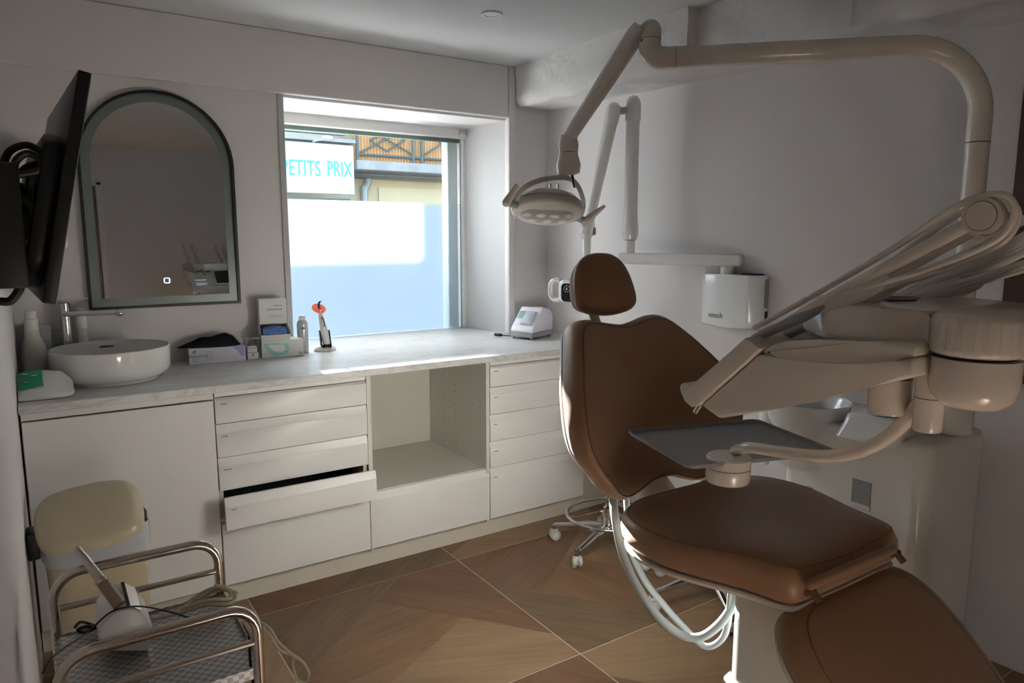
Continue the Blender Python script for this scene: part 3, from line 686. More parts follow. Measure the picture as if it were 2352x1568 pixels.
# curing light on its charging stand
c0 = P2(750, 806)+V(0, .02, 0); cu_ = thing('curing_light', 'cordless curing light with round orange shield in stand', 'lamp', c0)
B().pillow([(.054*math.cos(t), .042*math.sin(t)) for t in [2*PI*k/32 for k in range(32)]], (0, 0), [(.02, .030), (.4, .029), (.7, .024), (.9, .015), (1, .006), (.98, .0005), (.02, .0005)], lambda u, v, d: c0+V(u, v, d)).build('stand', M['whiteplastic'], cu_)
b = B(); b.prism([c0+V(-.022, -.036, .001), c0+V(.022, -.036, .001), c0+V(.022, -.030, .034), c0+V(-.022, -.030, .034)], (0, .012, 0), .003, 2)
for sx_ in (-1, 1): b.prism([c0+V(sx_*.026, -.03, .012), c0+V(sx_*.020, -.03, .012), c0+V(sx_*.019, -.01, .098), c0+V(sx_*.025, -.006, .102)], (0, .022, 0), .003, 2)
b.build('cradle', M['blackgloss'], cu_)
ax = (V(-.016, .0, .175)-V(.008, -.006, .022)).normalized(); q = c0+V(.006, -.012, .026)
B().tube([q, q+ax*.008, q+ax*.05, q+ax*.10, q+ax*.145, q+ax*.165], [.010, .0175, .0185, .0165, .0125, .0115], 20).build('handle', M['whiteplastic'], cu_)
b = B(); pc = q+ax*.118; b.pillow([(.0065*math.cos(t), .026*math.sin(t)) for t in [2*PI*k/20 for k in range(20)]], (0, 0), [(.02, .0025), (.9, .0022), (1, 0), (.9, -.004), (.02, -.004)], lambda u, v, d: pc + V(1, 0, 0)*u + ax*v + V(0, -1, 0)*(.0148+d)); b.build('button_panel', M['blackgloss'], cu_)
sh = q+ax*.176; B().tube([sh-ax*.010, sh], [.0125, .0125], 18).build('collar', M['chrome'], cu_)
B().pillow([(.035*math.cos(t), .031*math.sin(t)) for t in [2*PI*k/36 for k in range(36)]], (0, 0), [(.02, .0012), (1, .0012), (1, -.0012), (.02, -.0012)], lambda u, v, d: sh + V(-.004, 0, .008) + V(.98, .1, -.06).normalized()*u + V(-.02, .62, .55).normalized()*v + V(.06, -.55, .83)*d).build('shield', M['orange'], cu_)
B().tube([sh, sh+ax*.025, sh+ax*.037+V(.003, -.004, 0), sh+ax*.043+V(.010, -.012, 0)], [.0055, .005, .0048, .0046], 12).build('light_guide', M['blackgloss'], cu_)
B().tube([sh+ax*.043+V(.010, -.012, 0), sh+ax*.046+V(.013, -.015, 0)], [.0047, .0046], 12).build('tip', M['whitegloss'], cu_)
B().box(c0.x-.010, c0.x+.010, c0.y-.0368, c0.y-.0355, ZT+.014, ZT+.018).build('red_mark', mat('red mark', (.4, .02, .02), .5), cu_)
# amalgamator by the right wall
am = thing('amalgamator', 'white wedge-shaped mixer with clear hood by right wall', 'mixer', (2.25, 3.2, ZT))
p0 = P2(1172, 777); p1 = P2(1222, 782); p2 = P2(1292, 775)
e1 = (p1-p0); l1 = e1.length; e1.normalize(); e2 = (p2-p1).normalized(); l2 = .20
e2 = V(-e1.y, e1.x, 0)
if e2.x < 0: e2 = -e2
e1f, e2f = e1, e2
af = lambda u, v, z: p0 + e1f*u + e2f*v + V(0, 0, z)
l1 = max(l1, .13); zf = .012
side = [(0, zf), (.215, zf), (.215, .105), (.175, .135), (.105, .145), (.012, .052), (0, .046)]
b = B(); b.prism([af(0, v, z) for v, z in [(0, zf), (.215, zf), (.215, .036), (0, .036)]], e1f*l1, .003, 2); b.build('base', M['greyplastic'], am)
b = B(); b.prism([af(0.001, v, z) for v, z in [(.001, .0365), (.214, .0365), (.214, .120), (.190, .148), (.160, .162), (.105, .167), (.012, .064), (.001, .052)]], e1f*(l1-.002), .006, 3); b.build('housing', mat('lavender white plastic', (.66, .64, .74), .3), am)
for u, v in ((.015, .015), (l1-.015, .015), (.015, .195), (l1-.015, .195)): B().cyl(af(u, v, .0005), af(u, v, .0115), .009, n=12).build('foot', M['greyplastic'], am)
sl_ = (V(0, 0, .103)+e2f*.093).normalized(); nn = e1f.cross(sl_); nn = nn if nn.z > 0 else -nn
hoodc = af(l1*.62, .052, .109)
B().pillow([(-.036, -.045), (.036, -.045), (.036, .048), (-.036, .048)], (0, 0), [(.02, .018), (.6, .017), (.9, .010), (1, .0)], lambda u, v, d: hoodc + e1f*u + sl_*v + nn*(d+.0012)).build('hood', mat('clear hood', (.55, .62, .66), .06, alpha=.75), am)
B().prism([hoodc + e1f*u + sl_*v + nn*.0006 for u, v in ((-.078, .0), (-.045, .0), (-.045, .05), (-.078, .05))], nn*.0008).build('display', mat('green display', (.16, .33, .27), .3), am)
B().prism([hoodc + e1f*u + sl_*v + nn*.0006 for u, v in ((-.072, -.042), (-.048, -.042), (-.048, -.028), (-.072, -.028))], nn*.0016).build('button', M['whiteplastic'], am)
B().prism([af(l1*.5, .115, .1675)+V(0, 0, .0), af(l1*.92, .115, .1675), af(l1*.92, .145, .166), af(l1*.5, .145, .166)], (0, 0, .0012)).build('sticker', M['yellow'], am)
k0, k1 = P2(1124, 770), P2(1150, 773)
cb = thing('power_lead', 'black plug and lead lying on worktop by the mixer', 'cable', k1)
B().tube([k0+V(0, 0, .009), k1*.5+k0*.5+V(0, 0, .010)], [.0035, .004], 10).build('plug_tip', M['steel'], cb)
B().tube([k1*.5+k0*.5+V(0, 0, .010), k1+V(0, 0, .010), k1+V(.01, -.003, .009)], [.0085, .0085, .005], 10).build('plug', M['black'], cb)
B().tube(spline([k1+V(.008, -.003, .008), k1+V(.05, -.02, .004), P2(1200, 774)+V(0, 0, .004), P2(1230, 772)+V(.05, .05, .004)], 6), .003, 8).build('lead', M['black'], cb)
# ================================================================== dental chair
XC = 1.52
ch = thing('dental_chair', 'brown upholstered dental chair with upright back and headrest', 'dental chair', (XC, 1.1, 0))
def sm(outline, n=3): return [(p.x, p.y) for p in spline([V(u, a, 0) for u, a in outline], n, closed=True)]
def mirror_loop(half): return half + [(-u, a) for u, a in reversed(half) if abs(u) > 1e-6]
# backrest -----------------------------------------------------------
def zz(z): return 1.45-(1.45-z)*.93
half = [(0, 1.166), (.075, 1.176), (.150, 1.190), (.205, 1.176), (.250, 1.128), (.290, 1.072), (.330, 1.008), (.354, .935), (.360, .875), (.346, .815), (.308, .758), (.262, .706), (.225, .662), (.190, .640), (.150, .638), (.105, .650), (.055, .668), (0, .674)]
OB = sm(mirror_loop([(u*.93, zz(z)) for u, z in half]), 3)
def gb_(z): t = max(0, (z-.73)/.475); return 1.46+.214*t**2.4
def back(u, a, d):
    y = gb_(a) - .42*u*u; s = .40*max(0, (a-.73)/.475)         # surface leans further back near the top
    n = V(0, 1, -s).normalized()
    return V(XC+u, y, a) + n*d
prof = [(.02, .030), (.25, .028), (.45, .022), (.65, .013), (.80, .006), (.90, .002), (.95, .004), (.985, .016), (1.0, .038), (1.0, .065), (.985, .084), (.96, .090), (.02, .092)]
bk = B().pillow(OB, (0, .96), prof, back).build('backrest', M['leather'], ch, ang=80)
B().tube([back(u*.935, .96+(a-.96)*.935, .0022) for u, a in OB], .0016, n=6, closed=True).build('seam', M['leatherseam'], bk)
B().pillow(OB, (0, .96), [(.02, .093), (.955, .093), (.972, .096), (.965, .106), (.90, .120), (.6, .134), (.02, .138)], back).build('back_shell', M['unitwhite'], ch, ang=50)
# headrest -----------------------------------------------------------
def head(u, a, d):
    t = (a-1.205)/.2; y = 1.722+.062*t + .9*u*u*0; n = V(.0, 1, -.31).normalized()
    return V(XC+.014+u, y, a) + n*d
hh_ = mirror_loop([(0, 1.403), (.045, 1.398), (.082, 1.378), (.106, 1.345), (.120, 1.300), (.124, 1.255), (.112, 1.228), (.075, 1.212), (0, 1.204)])
hh_ = sm(hh_, 4)
hp = B().pillow(hh_, (0, 1.30), [(.02, -.002), (.4, 0), (.7, .002), (.9, .006), (.97, .012), (1, .022), (1, .030), (.98, .038), (.02, .038)], head).build('headrest', M['leather'], ch, ang=80)
hs = [(u*.96, 1.305+(a-1.305)*.90) for u, a in hh_]
B().pillow(hs, (0, 1.30), [(.02, .0385), (.98, .0385), (1.02, .040), (1.02, .042), (.93, .046), (.93, .052), (.98, .058), (.98, .062), (.9, .068), (.02, .070)], head).build('headrest_shell', M['unitwhite'], hp, ang=40)
B().tube([V(XC, 1.83, 1.27), V(XC, 1.81, 1.20), V(XC, 1.75, 1.10), V(XC, 1.72, 1.06)], .016, 14, flat=(.55, 1.2), upref=(0, 1, 0)).build('headrest_post', mat('bronze metal', (.42, .32, .20), .3, metal=.8), ch)
# seat ---------------------------------------------------------------
hs_ = [(0, 1.432), (.13, 1.424), (.225, 1.392), (.290, 1.335), (.318, 1.26), (.318, 1.18), (.296, 1.10), (.262, 1.02), (.238, .95), (.226, .90), (.205, .868), (.15, .862), (0, .860)]
OS = sm(mirror_loop(hs_), 3)
def seat(u, a, d):
    dish = -.014*math.exp(-((u/.16)**2)) + .012*math.exp(-(((a-.93)/.12)**2))
    return V(XC+u, a, .742 + (dish if d < .03 else 0) - d)
st = B().pillow(OS, (0, 1.13), [(.02, 0), (.3, .0), (.55, .001), (.75, .003), (.88, .008), (.95, .016), (.99, .032), (1.0, .052), (.99, .070), (.965, .084), (.93, .092), (.02, .093)], seat).build('seat', M['leather'], ch, ang=80)
B().tube([seat(u*.945, 1.13+(a-1.13)*.945, .0150) for u, a in OS], .0012, n=6, closed=True).build('seam', M['leatherseam'], st)
B().pillow(OS, (0, 1.13), [(.02, .094), (.955, .094), (.97, .098), (.965, .106), (.90, .116), (.02, .120)], seat).build('seat_shell', M['ivory'], ch, ang=40)
# leg rest -----------------------------------------------------------
bt = math.radians(40); lo = V(XC, .920, .697); ld = V(0, -math.cos(bt), -math.sin(bt)); ln = V(0, -math.sin(bt), math.cos(bt))
hl = [(0, .050), (.13, .052), (.20, .062), (.243, .09), (.270, .14), (.282, .20), (.280, .30), (.262, .42), (.245, .52), (.225, .60), (.18, .655), (.10, .672), (0, .675)]
OL = sm(mirror_loop(hl), 3)
def leg(u, a, d): return lo + ld*a + ln*(-.000-d) + V(u, 0, 0)
lr = B().pillow(OL, (0, .34), [(.02, -.006), (.4, -.005), (.7, -.002), (.86, .002), (.94, .008), (.985, .022), (1, .040), (.985, .056), (.95, .064), (.02, .065)], leg).build('leg_rest', M['leather'], ch, ang=80)
B().tube([leg(u*.86, .34+(a-.34)*.9, .0020) for u, a in OL], .0014, n=6, closed=True).build('seam', M['leatherseam'], lr)
B().pillow([(u*.97, a) for u, a in OL], (0, .34), [(.02, .066), (.985, .066), (1.0, .070), (.99, .078), (.9, .086), (.02, .090)], leg).build('leg_shell', M['ivory'], ch, ang=40)
b = B(); r0_, r1_ = on_z(1852, 1346, .712), on_z(2056, 1258, .712); b.tube([r0_, lerp(r0_, r1_, .03), lerp(r0_, r1_, .97), r1_], [.006, .0115, .0115, .006], 12); b.build('hinge_roll', M['leather'], ch)
for s in (-1, 1):
    b = B(); b.tube([V(XC+s*.172, .880, .675), V(XC+s*.170, .858, .690), V(XC+s*.170, .835, .672)], .0085, 8)
    b.cyl(V(XC+s*.186, .858, .686), V(XC+s*.158, .858, .686), .007, n=10)
    b.build('hinge', M['leatherseam'], ch)
b = B(); b.tube([V(XC, 1.36, .640), V(XC, 1.47, .66), V(XC, 1.575, .74), V(XC, 1.62, .84)], .03, 12, flat=(.5, 2.6), upref=(0, 1, .3)); b.build('back_bracket', M['ivory'], ch)
# pedestal -----------------------------------------------------------
def rrect(x0, x1, y0, y1, r, n=6):
    o = []
    for cx, cy, a0 in ((x1-r, y1-r, 0), (x0+r, y1-r, PI/2), (x0+r, y0+r, PI), (x1-r, y0+r, 1.5*PI)):
        o += [(cx+r*math.cos(a0+PI/2*k/n), cy+r*math.sin(a0+PI/2*k/n)) for k in range(n+1)]
    return o
b = B(); b.ring_strip([[V(x, y, z) for x, y in rrect(1.437-e, 1.640+e, .88-e, 1.140+e, .035)] for z, e in ((.285, .004), (.30, .0), (.628, 0))]); b.build('pedestal', M['unitwhite'], ch, ang=50)
b = B(); b.ring_strip([[V(x, y, z) for x, y in rrect(1.425-e, 1.655+e, .87-e, 1.155+e, .035)] for z, e in ((.035, .02), (.09, .012), (.25, .004), (.29, .0), (.302, -.008))]); b.build('base_housing', M['unitwhite'], ch, ang=50)
b = B(); b.prism([V(x, y, .0005) for x, y in rrect(1.30, 1.80, .70, 1.22, .10)], (0, 0, .034), .008, 2); b.build('base_plate', M['unitwhite'], ch)
# supply hoses looping under the chair
def hose(px, y0, y1, r, name):
    n = len(px)-1
    B().tube(spline([on_y(x, y, lerp(y0, y1, i/n)) for i, (x, y) in enumerate(px)], 6), r, 12).build(name, M['hose'], ch)
hose([(1408, 1140), (1413, 1190), (1430, 1270), (1465, 1350), (1515, 1420), (1565, 1458), (1610, 1462), (1650, 1435), (1680, 1395), (1700, 1340)], 1.50, 1.14, .0125, 'hose')
hose([(1437, 1120), (1441, 1180), (1446, 1250), (1480, 1330), (1530, 1395), (1580, 1450), (1620, 1484), (1655, 1470), (1672, 1430), (1680, 1340)], 1.53, 1.16, .0095, 'hose')
# ================================================================== cuspidor unit by the right wall
un = thing('cuspidor_unit', 'cream spittoon unit with white bowl standing behind the chair', 'dental unit', (2.4, 1.35, 0))
PX, PY = 2.452, 1.10
b = B(); fp = rrect(2.205, 2.595, 1.135, 1.56, .055, 8)
b.ring_strip([[V(x, y, z) for x, y in rrect(2.205+e, 2.595-e, 1.045+e, 1.55-e, .05, 8)] for z, e in ((.0005, .004), (.02, 0), (.80, 0), (.815, .004), (.82, .014))]); b.build('body', M['unitwhite'], un, ang=50)
# raised cup platform
b = B(); b.ring_strip([[V(x, y, z) for x, y in rrect(x0, 2.50, 1.13, 1.305+e, .03, 5)] for z, x0, e in ((.80, 2.16, .03), (.84, 2.17, .012), (.872, 2.18, .004), (.880, 2.188, -.004))]); b.build('cup_platform', M['whitegloss'], un, ang=50)
T = Matrix.Translation((2.255, 1.215, .8805))
B().lathe([(.040, 0), (.043, .003), (.038, .004), (.035, -.004), (.0001, -.006)], 28, T, cap=False).build('cup_ring', M['whiteplastic'], un)
b = B(); b.tube(spline([V(2.33, 1.295, .87), V(2.33, 1.295, .95), V(2.315, 1.29, 1.00), V(2.29, 1.28, 1.02), V(2.27, 1.26, 1.005)], 5), .008, 10); b.build('cup_filler', M['whitegloss'], un)
# bowl
cb_ = on_y(1873, 940, 1.50); T = Matrix.Translation((2.275, 1.505, .735))
B().lathe([(.05, 0), (.085, .010), (.118, .035), (.136, .075), (.143, .125), (.147, .132), (.143, .136), (.136, .128), (.128, .085), (.10, .045), (.04, .028), (.0001, .026)], 44, T).build('bowl', M['whitegloss'], un)
B().lathe([(.09, -.10), (.11, -.05), (.085, .0), (.07, .012)], 30, T).build('bowl_support', M['whitegloss'], un)
b = B(); p = on_y(1762, 970, 1.62); b.tube([V(2.24, 1.655, .60), V(2.24, 1.655, .93), V(2.24, 1.648, .945)], [.022, .022, .012], 14); b.build('filler_post', M['whitegloss'], un)
b = B(); q = on_x(1978, 1130, 2.2045); b.box(2.2035, 2.2065, q.y-.033, q.y+.033, q.z-.040, q.z+.040, .001, 1); b.build('socket_recess', M['greyplastic'], un)
b = B(); b.box(2.2015, 2.2068, q.y-.034, q.y+.034, q.z-.056, q.z-.040, .001, 1); b.build('socket_lip', M['unitwhite'], un)
b = B(); b.lathe([(.062, 0), (.060, .004), (.060, .30), (.056, .305)], 32, Matrix.Translation((PX, PY, .822))); b.build('pillar', M['unitwhite'], un)
sh_ = on_y(1613, 1104, 1.50); b = B(); b.box(sh_.x-.020, sh_.x+.022, 1.49, 1.52, sh_.z-.02, sh_.z+.010, .004, 2); b.build('suction_holder', M['whitegloss'], un)
b = B(); b.box(sh_.x-.012, sh_.x+.016, 1.4892, 1.4902, sh_.z-.006, sh_.z+.005); b.build('holder_label', M['print'], un)
B().tube(spline([V(sh_.x+.01, 1.52, sh_.z-.012), V(1.85, 1.60, sh_.z-.07), V(2.1, 1.50, sh_.z-.10), V(2.215, 1.42, sh_.z-.10)], 4), .010, 10).build('holder_arm', M['ivory'], un)
# ================================================================== operating light
ol_ = thing('operating_light', 'dental operating light on tall bent pole above the chair', 'lamp', (PX, PY, 1.128))
RP = .0335; zt_ = 2.030; d2 = V(-.711, .703, 0); R = .21
J = V(1.785, 1.760, zt_)
d2 = (J - V(PX, PY, zt_)).normalized()
arc = [V(PX, PY, 1.128), V(PX, PY, zt_-R)] + [V(PX, PY, zt_-R) + d2*(R-R*math.cos(PI/2*k/10)) + V(0, 0, R*math.sin(PI/2*k/10)) for k in range(1, 11)] + [J]
B().tube(arc, RP, 24).build('pole', M['ivory'], ol_, ang=60)
b = B(); b.cyl(V(PX, PY, 1.736), V(PX, PY, 1.7395), RP+.0004, n=28); b.cyl(J+d2*(-.02), J+d2*(-.0185), RP+.0004, n=28); b.build('joint_gap', M['seam'], ol_)
# elbow
e0 = J; up_ = V(0, 0, 1)
el = spline([J-d2*.002, J+d2*.03, J+d2*.055+up_*.012, J+d2*.066+up_*.045, J+d2*.066+up_*.085], 5)
b = B(); b.tube(el, [RP+.001]*3+[RP+.003]*(len(el)-3), 24); c = el[-1]
b.ball(c, RP+.003, n=24, m=12); b.build('elbow', M['ivory'], ol_, ang=60)
b = B(); b.cyl(c-up_*.026, c-up_*.0245, RP+.0036, n=28); b.build('joint_gap', M['seam'], ol_)
s0 = c + V(-.030, .012, .012); s1 = on_y(1306, 318, 2.085)
ax = (s1-s0).normalized()
B().tube([s0, s0+ax*.03, lerp(s0, s1, .45), s1-ax*.02, s1], [.026, .0315, .030, .024, .020], 20).build('spring_arm', mat('lamp arm plastic', (.72, .68, .65), .22, coat=.2), ol_, ang=60)
b = B(); b.tube([lerp(s0, s1, .1)+V(.022, -.02, -.004), lerp(s0, s1, .92)+V(.017, -.014, -.004)], .0012, 6); b.build('arm_seam', M['seam'], ol_)
b = B(); b.ball(s0+V(.004, -.012, -.045), .012, .012, .012, 10, 8); b.build('cable_entry', M['black'], ol_)
n1 = on_y(1306, 402, 2.085)
B().tube([s1+V(0, 0, .012), s1-V(0, 0, .02), lerp(s1, n1, .42), lerp(s1, n1, .72), lerp(s1, n1, .95), n1], [.028, .036, .033, .044, .040, .022], 22, flat=(1, .8), upref=(.8, -.6, 0)).build('lamp_neck', M['ivory'], ol_, ang=60)
b = B(); b.cyl(lerp(s1, n1, .38)+V(0, 0, 0), lerp(s1, n1, .365), .0296, n=22); b.build('joint_gap', M['seam'], ol_)
b = B(); b.tube([n1+V(.010, -.008, .004), n1+V(.014, -.010, -.03), n1+V(.018, -.012, -.045)], [.005, .004, .0035], 8); b.build('lever', M['blackgloss'], ol_)
# lamp head: disc tilted toward the camera
hc = on_y(1258, 478, 2.10)
vdir = (CAM-hc); vdir.z = 0; vdir.normalize(); rt = V(-vdir.y, vdir.x, 0)
if rt.dot(RGT) < 0: rt = -rt
nd = (V(0, 0, -1)*math.cos(math.radians(25)) + vdir*math.sin(math.radians(25))).normalized()      # where the lens looks
roll = math.radians(13)
hx = (rt*math.cos(roll) + V(0, 0, -1)*math.sin(roll)); hx = (hx - nd*hx.dot(nd)).normalized(); hy = nd.cross(hx)
def hf(u, v, d): return hc + hx*u + hy*v + nd*d
ring = [(.132*math.cos(2*PI*k/40), .098*math.sin(2*PI*k/40)) for k in range(40)]
B().pillow(ring, (0, 0), [(.02, -.060), (.35, -.057), (.62, -.048), (.82, -.034), (.95, -.014), (1, .002), (1, .014), (.97, .020), (.93, .021)], hf).build('head_shell', M['ivory'], ol_, ang=60)
B().pillow(ring, (0, 0), [(.965, .0195), (.95, .0225), (.9, .024), (.5, .030), (.02, .032)], hf).build('lens_cover', M['whitegloss'], ol_, ang=60)
B().tube([hf(u*1.004, v*1.004, -.008) for u, v in ring], .0012, n=6, closed=True).build('shell_seam', mat('blue seam', (.12, .16, .28), .4), ol_)
B().pillow([(.098*math.cos(2*PI*k/32), .062*math.sin(2*PI*k/32)-.004) for k in range(32)], (0, -.004), [(.02, .0332), (.7, .0315), (.95, .0285), (1, .0262)], hf).build('reflector_plate', mat('lamp reflector', (.40, .39, .37), .25), ol_, ang=60)
for (u, v) in ((-.055, -.03), (0, -.036), (.055, -.03), (-.075, .012), (-.025, .008), (.025, .008), (.075, .012)):
    B().pillow([(u+.020*math.cos(t), v+.012*math.sin(t)) for t in [2*PI*k/16 for k in range(16)]], (u, v), [(.02, .0375), (.8, .0370), (1, .0340), (1.05, .029)], hf).build('led_lens', mat('led lens', (.82, .81, .78), .1), ol_)
for s in (-1, 1):
    p = hf(s*.112, -.035, .020); B().cyl(p, p+nd*.006, .006, n=10).build('screw', M['chrome'], ol_)
    p = hf(.02+s*.014, .03, -.058); B().cyl(p, p-nd*.022, .0045, n=10).build('knob', M['chrome'], ol_)
yk = [on_y(x, y, 2.10) for x, y in ((1180, 478), (1190, 448), (1213, 425), (1250, 412), (1300, 408), (1325, 424), (1338, 455), (1339, 480), (1330, 503))]
B().tube(spline(yk, 5), .0075, 12, flat=(1.3, .75)).build('yoke', M['ivory'], ol_, ang=60)
for pv0, pv1, tip in (((1186, 470), (1164, 464), (1188, 424)), ((1328, 500), (1344, 508), (1388, 473))):
    p, q, e = on_y(*pv0, 2.10), on_y(*pv1, 2.09), on_y(*tip, 2.08)
    B().tube([p, q], .0135, 16).build('pivot', M['greyplastic'], ol_)
    hd_ = (e-q)
    B().tube([q-hd_*.22, q-hd_*.10, q+hd_*.15, q+hd_*.6, e], [.008, .0155, .0145, .0105, .0065], 14).build('handle', M['ivory'], ol_)
# ================================================================== instrument console
co = thing('instrument_console', 'cream instrument console with hoses and whip arms before the chair', 'dental console', (1.2, .7, 1.17))
XA, XB = 1.05, 1.42
def side(pts, X=XA): return [on_x(x, y, X) for x, y in pts]
seam_line = [(1740, 813), (1790, 823), (1850, 830), (1920, 835), (1990, 835), (2050, 829), (2100, 821)]
low = side([(1608, 931), (1650, 962), (1800, 937), (1990, 891), (2100, 866)] + list(reversed(seam_line)))
B().prism(low, (XB-XA, 0, 0), .007, 3).build('lower_shell', M['ivory'], co)
up = side([(1740, 815), (1752, 800), (1770, 790), (1800, 784), (1860, 780), (1980, 784), (2100, 786)] + [(x, y+3) for x, y in reversed(seam_line[1:])])
B().prism([p+V(.003, 0, 0) for p in up], (XB-XA-.006, 0, 0), .010, 3).build('top_cover', M['ivory'], co)
# raised rear platform and swivel joint
JX, JY = 1.125, .480; zb0 = on_x(2250, 832, 1.07).z
pf = [(JX+.062*math.cos(a), JY+.062*math.sin(a)) for a in [PI*(.62+k/12*.95) for k in range(13)]]
plat = pf + [(1.25, .44), (1.36, .50), (1.40, .60), (1.40, .74), (1.33, .80), (1.16, .80), (1.085, .70), (1.068, .60)]
b = B(); b.prism([V(x, y, zb0+.001) for x, y in plat], (0, 0, .062), .012, 3); b.build('platform', M['ivory'], co)
b = B(); b.pillow([(.045*math.cos(2*PI*k/28), .026*math.sin(2*PI*k/28)) for k in range(28)], (0, 0), [(.02, -.004), (.8, -.003), (1, .0015), (1.12, .0005)], lambda u, v, d: V(1.24+u, .66+v, zb0+.0645+d)); b.build('grip_recess', M['seam'], co)
jt = zb0-.002
B().lathe([(.02, -.075), (.040, -.071), (.053, -.058), (.058, -.040), (.058, 0)], 36, Matrix.Translation((JX, JY, jt))).build('joint_dome', M['ivory'], co)
p1_ = on_x(2042, 915, 1.13); z_b = on_x(2042, 950, 1.13).z
B().lathe([(.020, 0), (.029, .002), (.031, .008), (.032, .060)], 30, Matrix.Translation((1.13, p1_.y, z_b))).build('swivel_knob', M['ivory'], co)
# sloping front rest with lip
fp_ = [(1722, 773), (1738, 786), (1754, 800), (1608, 931), (1598, 934), (1582, 920), (1572, 898), (1570, 886), (1574, 879), (1584, 877), (1591, 881), (1596, 889)]
B().prism([p-V(.012, 0, 0) for p in side(fp_)], (XB-XA+.024, 0, 0), .0025, 2).build('front_rest', M['ivory'], co)
a, c = on_x(1726, 770, XA), on_x(1596, 884, XA); ds = (a-c); nn_ = V(0, ds.z, -ds.y).normalized()
if nn_.z < 0: nn_ = -nn_
B().prism([c+ds*k+nn_*.0005+V(x, 0, 0) for k, x in ((.05, .155), (.05, .335), (1.05, .335), (1.05, .155))], nn_*.010, .003, 2).build('tablet', M['whiteplastic'], co)
B().prism([c+ds*k+nn_*.0108+V(x, 0, 0) for k, x in ((.13, .170), (.13, .320), (.97, .320), (.97, .170))], nn_*.0006).build('tablet_screen', M['screen'], co)
for k in (.10, .20, .42):
    B().prism([c+ds*q+nn_*.0005+V(x, 0, 0) for q, x in ((k, .02), (k, .10), (k+.06, .10), (k+.06, .02))], nn_*.003, .001, 1).build('key_strip', M['chrome'], co)
kb = on_x(1612, 936, XA+.03); B().cyl(kb+V(0, .004, .006), kb+V(0, .016, -.012), .0055, n=12).build('thumb_screw', M['chrome'], co)
B().tube([V(JX, JY, jt-.045), V(1.5, .62, jt-.05), V(2.2, .95, jt-.09), V(PX, PY-.0, 1.09)], .026, 16).build('support_arm', M['ivory'], co)
# whip arms, hoses and handpieces
zh = on_x(2268, 492, 1.15)
spots = [(1.085, 0), (1.150, 0), (1.335, 1), (1.385, 1), (1.435, 1)]
for i, (x, far) in enumerate(spots):
    hub = V(x, .470+.022*(i % 2)+.012*far, 1.478-.006*(i % 2)-.012*far); low_ = V(x, .850-.012*(i % 2), 1.268)
    dn = (low_-hub).normalized(); pn = V(0, -dn.z, dn.y).normalized(); pn = pn if pn.z > 0 else -pn
    wm = M['ivory'] if not far else M['unitwhite']
    B().tube([hub+dn*.005, hub+dn*.12-pn*.003, hub+dn*.27-pn*.008, hub+dn*.36-pn*.010], [.0085, .009, .0095, .006], 12, flat=(1.15, .7)).build('whip_arm', wm, co, ang=60)
    wh = B().cyl(hub-V(.009, 0, 0), hub+V(.009, 0, 0), .0255, n=28).build('whip_hub', wm, co)
    B().cyl(hub-V(.0094, 0, 0), hub+V(.0094, 0, 0), .0205, n=28).build('hub_groove', M['seam'], wh)
    B().cyl(hub-V(.0102, 0, 0), hub+V(.0102, 0, 0), .0196, n=28).build('hub_cap', wm, wh)
    h = [low_-dn*.02+pn*.008, low_-dn*.16+pn*.012, hub+dn*.12+pn*.020, hub+dn*.02+pn*.030, hub-dn*.032+pn*.014, hub-dn*.034-pn*.014, hub+dn*.0-pn*.036, hub+dn*.08-pn*.034, hub+dn*.17-pn*.022, hub+dn*.24-pn*.016]
    B().tube(spline([p+V(.004*math.sin(q*1.3+i), 0, 0) for q, p in enumerate(h)], 5), .0048, 10).build('hose', wm, co, ang=60)
    m0 = hub+dn*.20-pn*.018
    B().tube([m0-dn*.050, m0-dn*.03-pn*.002, m0, m0+dn*.05+pn*.002, m0+dn*.085+pn*.005], [.004, .010, .0135, .011, .006], 14, flat=(1.25, .6)).build('hose_guide', wm, co, ang=60)
    B().tube([hub+dn*.265-pn*.014, hub+dn*.31-pn*.014, hub+dn*.40-pn*.010, hub+dn*.425-pn*.008], [.006, .0095, .0085, .006], 14).build('handpiece', M['greyplastic'], co, ang=60)
# ================================================================== tray table
tt = thing('tray_table', 'grey instrument tray on curved cream arm over the seat', 'tray', (1.14, .93, .93))
TZ = .98
A_, B_, C_, D_ = (on_z(*q, TZ) for q in ((1437, 991), (1740, 965), (1925, 1034), (1548, 1081)))
e1 = (B_-A_).normalized(); e2 = V(e1.y, -e1.x, 0); w_, h_ = .372, .290
tf = lambda u, v, z: A_ + e1*u + e2*v + V(0, 0, z)
def trayz(u, v, d): return tf(w_/2+u, h_/2+v, d)
orr = [(x, y) for x, y in rrect(-w_/2, w_/2, -h_/2, h_/2, .022, 4)]
B().pillow(orr, (0, 0), [(.02, -.0035), (.93, -.0035), (.97, -.002), (.985, .004), (1, .005), (1.003, .003), (.985, -.004), (.95, -.006), (.02, -.006)], trayz).build('tray', M['greytray'], tt)
hb_ = on_z(1672, 1078, .955)
B().lathe([(.030, -.036), (.044, -.033), (.047, -.026), (.047, -.0015)], 32, Matrix.Translation((hb_.x, hb_.y, .963))).build('hub', M['ivory'], tt)
B().lathe([(.047, 0), (.047, .020), (.044, .023), (.02, .024)], 32, Matrix.Translation((hb_.x, hb_.y, .963))).build('hub_cap', M['ivory'], tt)
B().prism([tf(w_/2-.03, .02, -.011), tf(w_/2+.03, .02, -.011), V(hb_.x+.03, hb_.y, .970), V(hb_.x-.03, hb_.y, .970)], (0, 0, .004)).build('bracket', M['ivory'], tt)
cyl2 = on_x(2135, 915, 1.12)
